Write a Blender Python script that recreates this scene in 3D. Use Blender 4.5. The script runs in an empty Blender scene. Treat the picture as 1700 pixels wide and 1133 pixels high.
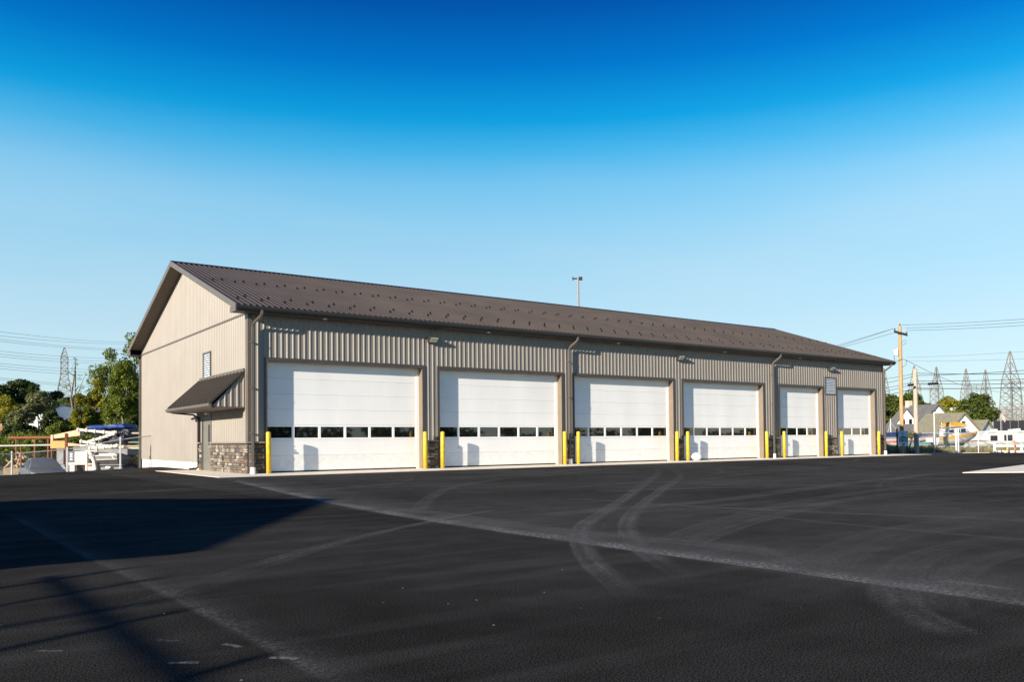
import bpy, math, random
import numpy as np
from mathutils import Vector, Matrix
R = math.radians
scene = bpy.context.scene
col = scene.collection

# ------------------------------------------------------------------ camera
CAM = np.array([-10.0569, -30.8302, 1.1524]); FPX = 1383.06
FW = np.array([0.58192184, 0.8129133, 0.02321505])
RT = np.array([0.81322153, -0.58188368, -0.00906244])
UP = np.array([-0.00614148, -0.02415261, 0.99968942])
cam_d = bpy.data.cameras.new('camera'); cam = bpy.data.objects.new('camera', cam_d); col.objects.link(cam)
m = Matrix.Identity(4)
for i in range(3):
    m[i][0] = RT[i]; m[i][1] = UP[i]; m[i][2] = -FW[i]; m[i][3] = CAM[i]
cam.matrix_world = m
cam_d.sensor_width = 36; cam_d.lens = 36 * FPX / 1700
cam_d.shift_y = 133.78 / 1700; cam_d.clip_end = 6000; cam_d.clip_start = 0.1
scene.camera = cam

# ------------------------------------------------------------------ light
SUN = Vector((3.30, 1.0, -0.98)).normalized()          # direction the light travels
EL = math.asin(-SUN.z); KX, KY = -SUN.x / SUN.z, -SUN.y / SUN.z
w = bpy.data.worlds.new('World'); scene.world = w; w.use_nodes = True
nt = w.node_tree; nt.nodes.clear()
sky = nt.nodes.new('ShaderNodeTexSky'); sky.sky_type = 'NISHITA'; sky.sun_disc = False
sky.sun_elevation = EL; sky.sun_rotation = -math.atan2(-SUN.x, -SUN.y)
sky.air_density = 1.0; sky.dust_density = 0.35; sky.ozone_density = 2.5
tc = nt.nodes.new('ShaderNodeTexCoord'); sx = nt.nodes.new('ShaderNodeSeparateXYZ')
nt.links.new(tc.outputs['Generated'], sx.inputs[0])
def sky_ramp(stops):
    r = nt.nodes.new('ShaderNodeValToRGB'); nt.links.new(sx.outputs['Z'], r.inputs[0]); e = r.color_ramp.elements
    for k, (p, c) in enumerate(stops):
        el = e[k] if k < 2 else e.new(p)
        el.position = p; el.color = (*c, 1)
    return r
# the clear deep-blue evening sky: Nishita scattering, deepened with height the same way all round
tint = sky_ramp([(0.0, (.52, .54, .54)), (1.0, (.03, .20, .45)), (.14, (.52, .55, .55)), (.23, (.52, .62, .58)), (.295, (.5, .72, .66)), (.36, (.06, .5, .66)), (.415, (.01, .3, .6)), (.47, (.01, .2, .5))])
mul = nt.nodes.new('ShaderNodeMix'); mul.data_type = 'RGBA'; mul.blend_type = 'MULTIPLY'; mul.inputs['Factor'].default_value = 1
nt.links.new(sky.outputs[0], mul.inputs['A']); nt.links.new(tint.outputs[0], mul.inputs['B'])
bg = nt.nodes.new('ShaderNodeBackground'); bg.inputs['Strength'].default_value = 0.125
nt.links.new(mul.outputs['Result'], bg.inputs['Color'])
base = sky_ramp([(0.0, (.66, .90, 1.0)), (1.0, (.03, .12, .42)), (.12, (.60, .86, 1.0)), (.2, (.46, .79, 1.0)), (.25, (.34, .72, 1.0)), (.295, (.19, .61, .97)), (.33, (.05, .51, .92)), (.36, (.0, .395, .83)), (.415, (0.0, .20, .64)), (.467, (0.0, .095, .42)), (.6, (0.0, .09, .39))])
bg2 = nt.nodes.new('ShaderNodeBackground'); bg2.inputs['Strength'].default_value = 0.475; nt.links.new(base.outputs[0], bg2.inputs['Color'])
mixs = nt.nodes.new('ShaderNodeMixShader'); mixs.inputs[0].default_value = .66
nt.links.new(bg.outputs[0], mixs.inputs[1]); nt.links.new(bg2.outputs[0], mixs.inputs[2])
mp = nt.nodes.new('ShaderNodeMapping'); mp.inputs['Scale'].default_value = (1.2, 1.2, 7); mp.inputs['Rotation'].default_value = (R(14), R(9), 0); nt.links.new(tc.outputs['Generated'], mp.inputs[0])
hz_ = nt.nodes.new('ShaderNodeTexNoise'); hz_.inputs['Scale'].default_value = 1.6; hz_.inputs['Detail'].default_value = 5; nt.links.new(mp.outputs[0], hz_.inputs['Vector'])
hm = nt.nodes.new('ShaderNodeMapRange'); nt.links.new(hz_.outputs['Fac'], hm.inputs['Value'])
for k_, v_ in zip(('From Min', 'From Max', 'To Min', 'To Max'), (.42, .75, 0, .22)): hm.inputs[k_].default_value = v_
bg3 = nt.nodes.new('ShaderNodeBackground'); bg3.inputs['Color'].default_value = (.72, .88, 1.0, 1); bg3.inputs['Strength'].default_value = .43
mix2 = nt.nodes.new('ShaderNodeMixShader'); 
he_ = nt.nodes.new('ShaderNodeMapRange'); nt.links.new(sx.outputs['Z'], he_.inputs['Value'])
for k_, v_ in zip(('From Min', 'From Max', 'To Min', 'To Max'), (.24, .37, 1, 0)): he_.inputs[k_].default_value = v_
hp = nt.nodes.new('ShaderNodeMath'); hp.operation = 'MULTIPLY'; nt.links.new(hm.outputs[0], hp.inputs[0]); nt.links.new(he_.outputs[0], hp.inputs[1]); nt.links.new(hp.outputs[0], mix2.inputs[0]); nt.links.new(mixs.outputs[0], mix2.inputs[1]); nt.links.new(bg3.outputs[0], mix2.inputs[2])
out = nt.nodes.new('ShaderNodeOutputWorld'); nt.links.new(mix2.outputs[0], out.inputs[0])
sd = bpy.data.lights.new('sun', 'SUN'); sd.energy = 4.2; sd.angle = R(0.53); sd.color = (1.0, 0.90, 0.76)
so = bpy.data.objects.new('sun', sd); col.objects.link(so)
so.rotation_euler = SUN.to_track_quat('-Z', 'Y').to_euler(); so.location = (-60, -40, 40)
scene.view_settings.view_transform = 'Standard'; scene.view_settings.look = 'None'
scene.view_settings.gamma = 1; scene.view_settings.use_curve_mapping = False
scene.view_settings.exposure = 1.1
scene.render.resolution_x = 1024; scene.render.resolution_y = 683

# ------------------------------------------------------------------ helpers
def at(px, py, d):
    """world point seen at a photo bearing, at a given real distance"""
    return CAM + d * (FW + RT * (px - 850) / FPX - UP * (py - 700.28) / FPX)
def bearing(px, d, z=0.0):
    p = at(px, 730, d); return (float(p[0]), float(p[1]), z)
def gnd(px, py):
    r = FW + RT * (px - 850) / FPX - UP * (py - 700.28) / FPX
    t = -CAM[2] / r[2]; p = CAM + r * t; return (float(p[0]), float(p[1]))
YAW = math.atan2(RT[1], RT[0])        # local x -> picture right

def smooth(a, b, x):
    t = min(1, max(0, (x - a) / (b - a))); return t * t * (3 - 2 * t)
def terrain(x, y):
    dx, dy = x - CAM[0], y - CAM[1]
    d = dx * FW[0] + dy * FW[1]; l = dx * RT[0] + dy * RT[1]
    s = (x + 7.4) * -0.707 + (y - 6.6) * 0.707
    z = -0.95 * smooth(0.3, 5, s)
    t = l / max(d, 5)
    wl = smooth(-0.15, -0.4, t) if d > 5 else 0
    wr = smooth(0.2, 0.42, t) if d > 5 else 0
    z += wl * (2.2 * smooth(92, 118, d) + 11 * smooth(100, 270, d))
    z += wr * (-0.38 * smooth(57, 75, d) - .7 * smooth(84, 106, d)) + wr * 3 * smooth(160, 400, d)
    return z

MATS = {}
def M(name, c, rough=0.6, metal=0.0, var=0.12, scale=3.0, bump=0.0, bscale=60.0, spec=0.5, isl=0.0, transl=None, coat=0, stretch=None):
    if name in MATS: return MATS[name]
    mt = bpy.data.materials.new(name); mt.use_nodes = True
    t = mt.node_tree; N = t.nodes; b = N['Principled BSDF']
    b.inputs['Roughness'].default_value = rough; b.inputs['Metallic'].default_value = metal
    b.inputs['Specular IOR Level'].default_value = spec; b.inputs['Coat Weight'].default_value = coat
    geo = N.new('ShaderNodeNewGeometry'); pos = geo.outputs['Position']
    if stretch:
        mp = N.new('ShaderNodeMapping'); mp.inputs['Scale'].default_value = stretch; t.links.new(pos, mp.inputs[0]); pos = mp.outputs[0]
    last = None
    noi = N.new('ShaderNodeTexNoise'); noi.inputs['Scale'].default_value = scale; noi.inputs['Detail'].default_value = 5
    t.links.new(pos, noi.inputs['Vector'])
    mr = N.new('ShaderNodeMapRange'); mr.inputs['To Min'].default_value = 1 - var * 1.6; mr.inputs['To Max'].default_value = 1 + var * 1.6
    mr.inputs['From Min'].default_value = .2; mr.inputs['From Max'].default_value = .8
    t.links.new(noi.outputs['Fac'], mr.inputs['Value'])
    val = mr.outputs[0]
    if isl:
        mr2 = N.new('ShaderNodeMapRange'); mr2.inputs['To Min'].default_value = 1 - isl; mr2.inputs['To Max'].default_value = 1 + isl
        t.links.new(geo.outputs['Random Per Island'], mr2.inputs['Value'])
        mm = N.new('ShaderNodeMath'); mm.operation = 'MULTIPLY'; t.links.new(val, mm.inputs[0]); t.links.new(mr2.outputs[0], mm.inputs[1]); val = mm.outputs[0]
    mx = N.new('ShaderNodeVectorMath'); mx.operation = 'SCALE'; mx.inputs[0].default_value = c
    t.links.new(val, mx.inputs['Scale']); t.links.new(mx.outputs[0], b.inputs['Base Color'])
    if bump:
        bn = N.new('ShaderNodeTexNoise'); bn.inputs['Scale'].default_value = bscale; bn.inputs['Detail'].default_value = 4
        t.links.new(pos, bn.inputs['Vector'])
        bu = N.new('ShaderNodeBump'); bu.inputs['Strength'].default_value = bump; bu.inputs['Distance'].default_value = .02
        t.links.new(bn.outputs['Fac'], bu.inputs['Height']); t.links.new(bu.outputs[0], b.inputs['Normal'])
    if transl:
        tr = N.new('ShaderNodeBsdfTranslucent'); t.links.new(mx.outputs[0], tr.inputs['Color'])
        ms = N.new('ShaderNodeMixShader'); ms.inputs[0].default_value = transl
        o = N['Material Output']; t.links.new(b.outputs[0], ms.inputs[1]); t.links.new(tr.outputs[0], ms.inputs[2]); t.links.new(ms.outputs[0], o.inputs[0])
    MATS[name] = mt; return mt

class MB:
    def __init__(s): s.v = []; s.f = []
    def quad(s, *p):
        n = len(s.v); s.v += [tuple(q) for q in p]; s.f.append(tuple(range(n, n + len(p)))); return s
    def hexa(s, p):   # 8 points: bottom 4 ccw, top 4 ccw
        n = len(s.v); s.v += [tuple(q) for q in p]
        for f in ((3, 2, 1, 0), (4, 5, 6, 7), (0, 1, 5, 4), (1, 2, 6, 5), (2, 3, 7, 6), (3, 0, 4, 7)): s.f.append(tuple(n + i for i in f))
        return s
    def box(s, x0, x1, y0, y1, z0, z1):
        return s.hexa([(x0, y0, z0), (x1, y0, z0), (x1, y1, z0), (x0, y1, z0), (x0, y0, z1), (x1, y0, z1), (x1, y1, z1), (x0, y1, z1)])
    def prism(s, poly, ax, a, b):
        """polygon in the two other axes, extruded along axis ax from a to b"""
        def P(u, v, t):
            return (t, u, v) if ax == 0 else ((u, t, v) if ax == 1 else (u, v, t))
        n = len(s.v); k = len(poly)
        s.v += [P(u, v, a) for u, v in poly] + [P(u, v, b) for u, v in poly]
        s.f.append(tuple(range(n, n + k))[::-1]); s.f.append(tuple(range(n + k, n + 2 * k)))
        for i in range(k):
            j = (i + 1) % k; s.f.append((n + i, n + j, n + k + j, n + k + i))
        return s
    def tube(s, pts, r, n=8, cap=True):
        pts = [Vector(p) for p in pts]; rs = r if isinstance(r, (list, tuple)) else [r] * len(pts)
        base = len(s.v); ref = None
        for i, p in enumerate(pts):
            d = (pts[min(i + 1, len(pts) - 1)] - pts[max(i - 1, 0)]).normalized()
            if ref is None: ref = d.orthogonal().normalized()
            a = (ref - d * ref.dot(d))
            a = a.normalized() if a.length > 1e-6 else d.orthogonal().normalized(); ref = a; b = d.cross(a)
            for k in range(n):
                t = 2 * math.pi * k / n; q = p + (a * math.cos(t) + b * math.sin(t)) * rs[i]; s.v.append(tuple(q))
        for i in range(len(pts) - 1):
            for k in range(n):
                j = (k + 1) % n; s.f.append((base + i * n + k, base + i * n + j, base + (i + 1) * n + j, base + (i + 1) * n + k))
        if cap:
            s.f.append(tuple(base + k for k in range(n))[::-1]); s.f.append(tuple(base + (len(pts) - 1) * n + k for k in range(n)))
        return s
    def bar(s, a, b, w_): return s.tube([a, b], w_ * .7, 4)
    def loft(s, secs, cap=True):
        base = len(s.v); n = len(secs[0])
        for q in secs: s.v += [tuple(p) for p in q]
        for i in range(len(secs) - 1):
            for k in range(n):
                j = (k + 1) % n; s.f.append((base + i * n + k, base + i * n + j, base + (i + 1) * n + j, base + (i + 1) * n + k))
        if cap:
            s.f.append(tuple(base + k for k in range(n))[::-1]); s.f.append(tuple(base + (len(secs) - 1) * n + k for k in range(n)))
        return s
    def mesh(s, name, mat, smooth_=False):
        me = bpy.data.meshes.new(name); me.from_pydata(s.v, [], s.f)
        if smooth_:
            me.polygons.foreach_set('use_smooth', [True] * len(me.polygons)); 
        if mat: me.materials.append(mat)
        return me
    def build(s, name, mat, parent=None, smooth_=False, bevel=0):
        o = bpy.data.objects.new(name, s.mesh(name, mat, smooth_)); col.objects.link(o)
        if parent: o.parent = parent
        if bevel:
            b = o.modifiers.new('bevel', 'BEVEL'); b.width = bevel; b.segments = 2; b.limit_method = 'ANGLE'
        if smooth_:
            es = o.modifiers.new('split', 'EDGE_SPLIT'); es.split_angle = R(40)
        return o
def tag(o, label=None, cat=None, group=None, kind=None):
    if label: o['label'] = label
    if cat: o['category'] = cat
    if group: o['group'] = group
    if kind: o['kind'] = kind
    return o
def empty(name, loc, rz=0, label=None, cat=None, group=None):
    o = bpy.data.objects.new(name, None); col.objects.link(o); o.location = loc; o.rotation_euler = (0, 0, rz)
    return tag(o, label, cat, group)
def inst(me, name, parent, loc, rot=(0, 0, 0), sc=(1, 1, 1)):
    o = bpy.data.objects.new(name, me); col.objects.link(o); o.parent = parent
    o.location = loc; o.rotation_euler = rot; o.scale = sc; return o
def copy_tree(o, parent=None):
    c = o.copy(); col.objects.link(c); c.parent = parent
    for ch in [q for q in col.objects if q.parent == o]: copy_tree(ch, c)
    return c
def quadcloud(name, V, mat, parent=None):
    n = len(V) // 4; me = bpy.data.meshes.new(name)
    me.vertices.add(n * 4); me.vertices.foreach_set('co', np.asarray(V, np.float32).ravel())
    me.loops.add(n * 4); me.loops.foreach_set('vertex_index', np.arange(n * 4, dtype=np.int32))
    me.polygons.add(n); me.polygons.foreach_set('loop_start', np.arange(0, n * 4, 4, dtype=np.int32))
    me.update(calc_edges=True); me.validate(); me.materials.append(mat)
    o = bpy.data.objects.new(name, me); col.objects.link(o)
    if parent: o.parent = parent
    return o

# ------------------------------------------------------------------ materials
siding = M('tan_siding', (0.262, 0.234, 0.203), .45, 0, .05, .8, spec=.3)
roofm = M('bronze_roof_metal', (0.060, 0.049, 0.042), .55, 0, .14, .5, spec=.18)
trim = M('taupe_trim', (0.115, 0.097, 0.080), .45, 0, .06, 2)
darktrim = M('dark_bronze_trim', (0.028, 0.026, 0.025), .4, 0, .06, 2)
soffitm = M('brown_soffit', (0.11, 0.085, 0.066), .6, 0, .06, 2)
jambm = M('tan_jamb', (.18, .14, .10), .5, 0, .06, 2); casem = M('bronze_casing', (.062, .053, .047), .45, 0, .06, 2)
whitelow = M('scuffed_door_paint', (.80, .785, .745), .5, 0, .07, 5, .1, 3, stretch=(1, 1, 1.6))
white = M('white_door_paint', (0.84, 0.83, 0.80), .45, 0, .045, .9, .12, 1.2, stretch=(1, 1, .35))
seal = M('black_rubber', (0.012, 0.012, 0.012), .7)
glass = M('dark_window_glass', (0.006, 0.007, 0.008), .02, 0, 0, 1, spec=.9, coat=.6)
conc = M('pale_concrete', (0.84, 0.73, 0.58), .85, 0, .1, 1.2, .25, 40)
concw = M('white_concrete', (0.74, 0.69, 0.6), .85, 0, .06, 1.5, .2, 40)
yellow = M('yellow_bollard_paint', (0.62, 0.42, 0.022), .5, 0, .16, 7, .2, 30)
whitep = M('white_pvc', (0.8, 0.8, 0.78), .4)
louv = M('pale_louvre', (0.50, 0.56, 0.61), .4)
stones = [M('stone_%d' % i, c, .85, 0, .25, 9, .5, 40) for i, c in enumerate(
    [(.115, .095, .076), (.165, .14, .112), (.075, .069, .065), (.235, .205, .17), (.125, .083, .056), (.05, .049, .05), (.165, .115, .078), (.31, .285, .25)])]
mortar = M('stone_mortar', (0.07, 0.062, 0.055), .95, 0, .2, 10)
galv = M('galvanised_steel', (0.50, 0.51, 0.51), .5, .3, .08, 3)
wood = M('new_pole_wood', (0.43, 0.26, 0.115), .8, 0, .22, 4, .3, 20, stretch=(3, 3, .3))
woodg = M('weathered_pole_wood', (0.42, 0.345, 0.27), .85, 0, .2, 4, .3, 20, stretch=(3, 3, .3))
blackw = M('black_wire', (0.015, 0.016, 0.018), .6)
bluew = M('blue_grey_wire', (0.05, 0.09, 0.13), .6)
steelg = M('weathered_lattice_steel', (0.22, 0.20, 0.18), .7, .2, .1, .2)
tyrem = M('tyre_rubber', (0.015, 0.015, 0.015), .8)
rim = M('wheel_rim', (0.4, 0.4, 0.4), .35, .7)

# ------------------------------------------------------------------ setting
def ground_mat():
    mt = bpy.data.materials.new('gravel_and_grass'); mt.use_nodes = True; t = mt.node_tree; N = t.nodes; b = N['Principled BSDF']
    b.inputs['Roughness'].default_value = .95; b.inputs['Specular IOR Level'].default_value = .1
    g = N.new('ShaderNodeNewGeometry'); n1 = N.new('ShaderNodeTexNoise'); n1.inputs['Scale'].default_value = .12; n1.inputs['Detail'].default_value = 8
    n2 = N.new('ShaderNodeTexNoise'); n2.inputs['Scale'].default_value = 6; n2.inputs['Detail'].default_value = 6
    t.links.new(g.outputs['Position'], n1.inputs['Vector']); t.links.new(g.outputs['Position'], n2.inputs['Vector'])
    r = N.new('ShaderNodeValToRGB'); el = r.color_ramp.elements
    el[0].position = .46; el[0].color = (.46, .41, .33, 1); el[1].position = .60; el[1].color = (.12, .13, .045, 1)
    sp0 = N.new('ShaderNodeSeparateXYZ'); t.links.new(g.outputs['Position'], sp0.inputs[0])
    sh = N.new('ShaderNodeMapRange'); sh.inputs['From Min'].default_value = -30; sh.inputs['From Max'].default_value = 60; sh.inputs['To Min'].default_value = -.12; sh.inputs['To Max'].default_value = .14; t.links.new(sp0.outputs['X'], sh.inputs['Value'])
    ad = N.new('ShaderNodeMath'); t.links.new(n1.outputs['Fac'], ad.inputs[0]); t.links.new(sh.outputs[0], ad.inputs[1]); t.links.new(ad.outputs[0], r.inputs[0])
    mx = N.new('ShaderNodeMix'); mx.data_type = 'RGBA'; mx.blend_type = 'MULTIPLY'; mx.inputs['Factor'].default_value = .6
    t.links.new(r.outputs[0], mx.inputs['A']); t.links.new(n2.outputs['Color'], mx.inputs['B'])
    t.links.new(mx.outputs['Result'], b.inputs['Base Color'])
    return mt
def grid_axis():
    a = [0]; st = 2.0
    while a[-1] < 4000:
        if a[-1] > 110: st *= 1.25
        a.append(a[-1] + st)
    return [-q for q in a[:0:-1]] + a
xs = [q + 10 for q in grid_axis()]; ys = grid_axis()
gv = [(x, y, terrain(x, y) - 0.06) for y in ys for x in xs]; nx = len(xs)
gf = [(j * nx + i, j * nx + i + 1, (j + 1) * nx + i + 1, (j + 1) * nx + i) for j in range(len(ys) - 1) for i in range(nx - 1)]
b = MB(); b.v = gv; b.f = gf; tag(b.build('ground', ground_mat(), None, True), kind='structure')

def asphalt_mat():
    mt = bpy.data.materials.new('fresh_asphalt'); mt.use_nodes = True; t = mt.node_tree; N = t.nodes; L = t.links; b = N['Principled BSDF']
    b.inputs['Specular IOR Level'].default_value = 0.0
    g = N.new('ShaderNodeNewGeometry')
    def noise(s, d=4): 
        n = N.new('ShaderNodeTexNoise'); n.inputs['Scale'].default_value = s; n.inputs['Detail'].default_value = d; L.new(g.outputs['Position'], n.inputs['Vector']); return n.outputs['Fac']
    def rng(v, a, bb, c, d):
        m_ = N.new('ShaderNodeMapRange'); L.new(v, m_.inputs['Value'])
        for k, q in zip(('From Min', 'From Max', 'To Min', 'To Max'), (a, bb, c, d)): m_.inputs[k].default_value = q
        return m_.outputs[0]
    def math_(op, a, bb):
        m_ = N.new('ShaderNodeMath'); m_.operation = op
        for i, q in enumerate((a, bb)):
            if isinstance(q, (int, float)): m_.inputs[i].default_value = q
            else: L.new(q, m_.inputs[i])
        return m_.outputs[0]
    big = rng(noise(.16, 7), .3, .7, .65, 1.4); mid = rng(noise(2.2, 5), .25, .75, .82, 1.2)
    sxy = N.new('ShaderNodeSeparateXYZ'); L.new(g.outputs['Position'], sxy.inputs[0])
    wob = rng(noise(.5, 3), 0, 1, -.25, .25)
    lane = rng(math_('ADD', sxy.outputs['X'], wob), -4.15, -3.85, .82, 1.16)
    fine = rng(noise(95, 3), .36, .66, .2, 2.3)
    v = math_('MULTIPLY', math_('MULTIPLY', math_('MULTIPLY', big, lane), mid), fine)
    # dusty streaks running with the paving passes
    mp = N.new('ShaderNodeMapping'); mp.inputs['Scale'].default_value = (.25, 2.2, 1); mp.inputs['Rotation'].default_value = (0, 0, R(-12)); L.new(g.outputs['Position'], mp.inputs[0])
    sn = N.new('ShaderNodeTexNoise'); sn.inputs['Scale'].default_value = 1.0; sn.inputs['Detail'].default_value = 6; L.new(mp.outputs[0], sn.inputs['Vector'])
    st = rng(sn.outputs['Fac'], .5, .78, 0, .022)
    vor = N.new('ShaderNodeTexVoronoi'); vor.inputs['Scale'].default_value = 4.2; L.new(g.outputs['Position'], vor.inputs['Vector'])
    peb = math_('LESS_THAN', vor.outputs['Distance'], .032)
    peb = math_('MULTIPLY', peb, rng(noise(.9, 2), .40, .52, 0, .5))
    tot = math_('ADD', math_('ADD', math_('MULTIPLY', v, .0355), st), peb)
    cc = N.new('ShaderNodeCombineColor'); 
    for i, k in enumerate((1.0, .94, .83)): L.new(math_('MULTIPLY', tot, k), cc.inputs[i])
    L.new(cc.outputs[0], b.inputs['Base Color'])
    L.new(rng(noise(3, 4), .3, .7, .72, .92), b.inputs['Roughness'])
    bu = N.new('ShaderNodeBump'); bu.inputs['Strength'].default_value = .5; bu.inputs['Distance'].default_value = .006
    L.new(noise(120, 3), bu.inputs['Height']); L.new(bu.outputs[0], b.inputs['Normal'])
    return mt
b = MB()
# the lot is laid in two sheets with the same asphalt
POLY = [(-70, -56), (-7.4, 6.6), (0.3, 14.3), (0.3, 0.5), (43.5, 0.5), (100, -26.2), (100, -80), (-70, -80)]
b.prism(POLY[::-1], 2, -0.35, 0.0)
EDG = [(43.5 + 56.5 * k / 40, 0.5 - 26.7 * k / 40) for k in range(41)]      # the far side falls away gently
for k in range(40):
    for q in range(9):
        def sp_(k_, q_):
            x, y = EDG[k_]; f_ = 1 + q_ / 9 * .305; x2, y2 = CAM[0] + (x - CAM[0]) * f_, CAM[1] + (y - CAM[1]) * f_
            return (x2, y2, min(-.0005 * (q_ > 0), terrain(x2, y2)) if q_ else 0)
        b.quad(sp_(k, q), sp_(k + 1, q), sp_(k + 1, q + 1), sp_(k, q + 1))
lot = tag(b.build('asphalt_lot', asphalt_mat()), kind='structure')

# concrete apron and pad
APZ = 0.012
b = MB(); b.prism([(-1.75, -2.3), (44.3, -2.3), (44.3, 0.4), (0.6, 0.4), (0.6, 6.9), (-1.75, 6.9)], 2, -0.3, APZ)
tag(b.build('concrete_apron', conc, None, False), kind='structure')
p0 = gnd(1598, 786); b = MB(); b.prism([p0, (21.4, -21.2), (34, -18.9), (31, -14.6)], 2, -0.3, 0.02)
tag(b.build('concrete_pad', conc), kind='structure')

# dust trails and tyre marks on the asphalt
def dust_mat():
    mt = bpy.data.materials.new('tyre_dust'); mt.use_nodes = True; t = mt.node_tree; N = t.nodes; L = t.links; b = N['Principled BSDF']
    b.inputs['Base Color'].default_value = (.20, .19, .175, 1); b.inputs['Roughness'].default_value = .95; b.inputs['Specular IOR Level'].default_value = 0
    a = N.new('ShaderNodeAttribute'); a.attribute_name = 'fade'
    g = N.new('ShaderNodeNewGeometry'); n = N.new('ShaderNodeTexNoise'); n.inputs['Scale'].default_value = 26; n.inputs['Detail'].default_value = 6; n.inputs['Roughness'].default_value = .75
    L.new(g.outputs['Position'], n.inputs['Vector'])
    n2 = N.new('ShaderNodeTexNoise'); n2.inputs['Scale'].default_value = 1.3; n2.inputs['Detail'].default_value = 4; L.new(g.outputs['Position'], n2.inputs['Vector'])
    mr = N.new('ShaderNodeMapRange'); mr.inputs['From Min'].default_value = .38; mr.inputs['From Max'].default_value = .62; L.new(n.outputs['Fac'], mr.inputs['Value'])
    m2 = N.new('ShaderNodeMapRange'); m2.inputs['From Min'].default_value = .3; m2.inputs['From Max'].default_value = .65; m2.inputs['To Min'].default_value = .35; L.new(n2.outputs['Fac'], m2.inputs['Value'])
    p = N.new('ShaderNodeMath'); p.operation = 'MULTIPLY'; L.new(mr.outputs[0], p.inputs[0]); L.new(a.outputs['Fac'], p.inputs[1])
    p2 = N.new('ShaderNodeMath'); p2.operation = 'MULTIPLY'; L.new(p.outputs[0], p2.inputs[0]); L.new(m2.outputs[0], p2.inputs[1])
    L.new(p2.outputs[0], b.inputs['Alpha'])
    return mt
dust = dust_mat(); nrib = [0]
def catmull(P, n=10):
    P = [Vector((p[0], p[1])) for p in P]; P = [P[0] * 2 - P[1]] + P + [P[-1] * 2 - P[-2]]; o = []
    for i in range(1, len(P) - 2):
        for k in range(n):
            t = k / n; a, b_, c, d = P[i - 1:i + 3]
            o.append(.5 * ((2 * b_) + (c - a) * t + (2 * a - 5 * b_ + 4 * c - d) * t * t + (3 * b_ - a - 3 * c + d) * t ** 3))
    return o + [P[-2]]
def ribbon(pix, width, prof, world=False, name='tyre_mark', ends=.12):
    """prof: list of (offset 0..1 across, fade)"""
    pts = catmull(pix if world else [gnd(*p) for p in pix]); nrib[0] += 1
    z = 0.0012 + .0001 * nrib[0]; v = []; fa = []; f = []; k = len(prof); n = len(pts)
    for i, p in enumerate(pts):
        d = (pts[min(i + 1, n - 1)] - pts[max(i - 1, 0)]).normalized(); nn = Vector((-d.y, d.x))
        e_ = min(1, (i / (n - 1)) / ends, (1 - i / (n - 1)) / ends)
        for u, a in prof:
            q = p + nn * (u - .5) * width; v.append((q.x, q.y, z)); fa.append(a * e_ * 1.9)
    for i in range(n - 1):
        for j in range(k - 1): f.append((i * k + j, i * k + j + 1, (i + 1) * k + j + 1, (i + 1) * k + j)[::-1])
    me = bpy.data.meshes.new(name); me.from_pydata(v, [], f); me.materials.append(dust)
    at_ = me.attributes.new('fade', 'FLOAT', 'POINT'); at_.data.foreach_set('value', fa)
    o = bpy.data.objects.new(name, me); col.objects.link(o); o.parent = lot
def sym(a): return [(0, 0), (.06, a), (.18, a * .35), (.3, a * .9), (.42, a * .3), (.56, a), (.68, a * .35), (.82, a), (.93, a * .8), (1, 0)]
def flat(a): return [(0, 0), (.12, a * .9), (.35, a * .5), (.6, a), (.85, a * .45), (1, 0)]
# paving joints (run straight from the building): hard edge one side, dust fading away on the other
ribbon([(-1.9, -3.2), (-2.9, -10), (-3.75, -16.5), (-4.02, -20.4), (-4.02, -23.7), (-3.95, -26.5), (-3.9, -30)], 3.6, [(.49, 0), (.505, .8), (.545, .85), (.6, .42), (.75, .2), (1, 0)], True, 'paving_joint', .1)
ribbon([(-8.8, -14.5), (-8.7, -18), (-8.62, -21), (-8.47, -24.5), (-8.4, -28)], .6, [(.4, 0), (.5, .32), (.7, .12), (1, 0)], True, 'paving_joint')
# truck tracks curving out of the fourth bay
ribbon([(1072, 773), (1094, 783), (1060, 812), (1010, 847), (972, 872), (964, 898), (985, 935), (1025, 970), (1060, 1000)], .3, flat(.5), ends=.3)
ribbon([(1100, 773), (1131, 788), (1098, 815), (1060, 845), (1042, 872), (1058, 905), (1100, 935), (1150, 965)], .3, flat(.5), ends=.3)
ribbon([(1025, 775), (960, 785), (880, 792), (700, 801), (560, 812), (430, 822)], .35, flat(.35))
ribbon([(995, 775), (930, 783), (850, 789), (700, 797), (420, 806), (0, 832)], .35, flat(.30))
ribbon([(850, 793), (760, 808), (715, 828), (690, 860)], .35, flat(.28))
ribbon([(830, 862), (1000, 847), (1200, 830), (1450, 798), (1560, 790)], .55, flat(.34))
ribbon([(1110, 900), (1170, 875), (1260, 850), (1400, 822), (1600, 800)], .4, sym(.26))
ribbon([(1130, 912), (1190, 885), (1280, 858), (1420, 828), (1620, 806)], .4, flat(.28))
ribbon([(1320, 940), (1370, 920), (1450, 890), (1560, 868), (1700, 852)], .4, sym(.18))
ribbon([(1370, 945), (1430, 915), (1520, 885), (1700, 862)], .4, flat(.17))
ribbon([(1490, 1010), (1485, 970), (1520, 930), (1600, 905), (1700, 888)], .4, sym(.18))
ribbon([(1560, 1020), (1570, 970), (1620, 935), (1700, 915)], .4, flat(.2))
ribbon([(1600, 1060), (1500, 1010), (1480, 960)], .35, flat(.22))
ribbon([(1325, 768), (1395, 768), (1425, 764), (1400, 762)], .4, flat(.4), ends=.2)
ribbon([(1100, 790), (1300, 781), (1500, 772), (1700, 770)], .5, flat(.22))
ribbon([(560, 845), (700, 850), (830, 868), (960, 885), (1180, 905), (1420, 935)], .5, flat(.32))
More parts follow.
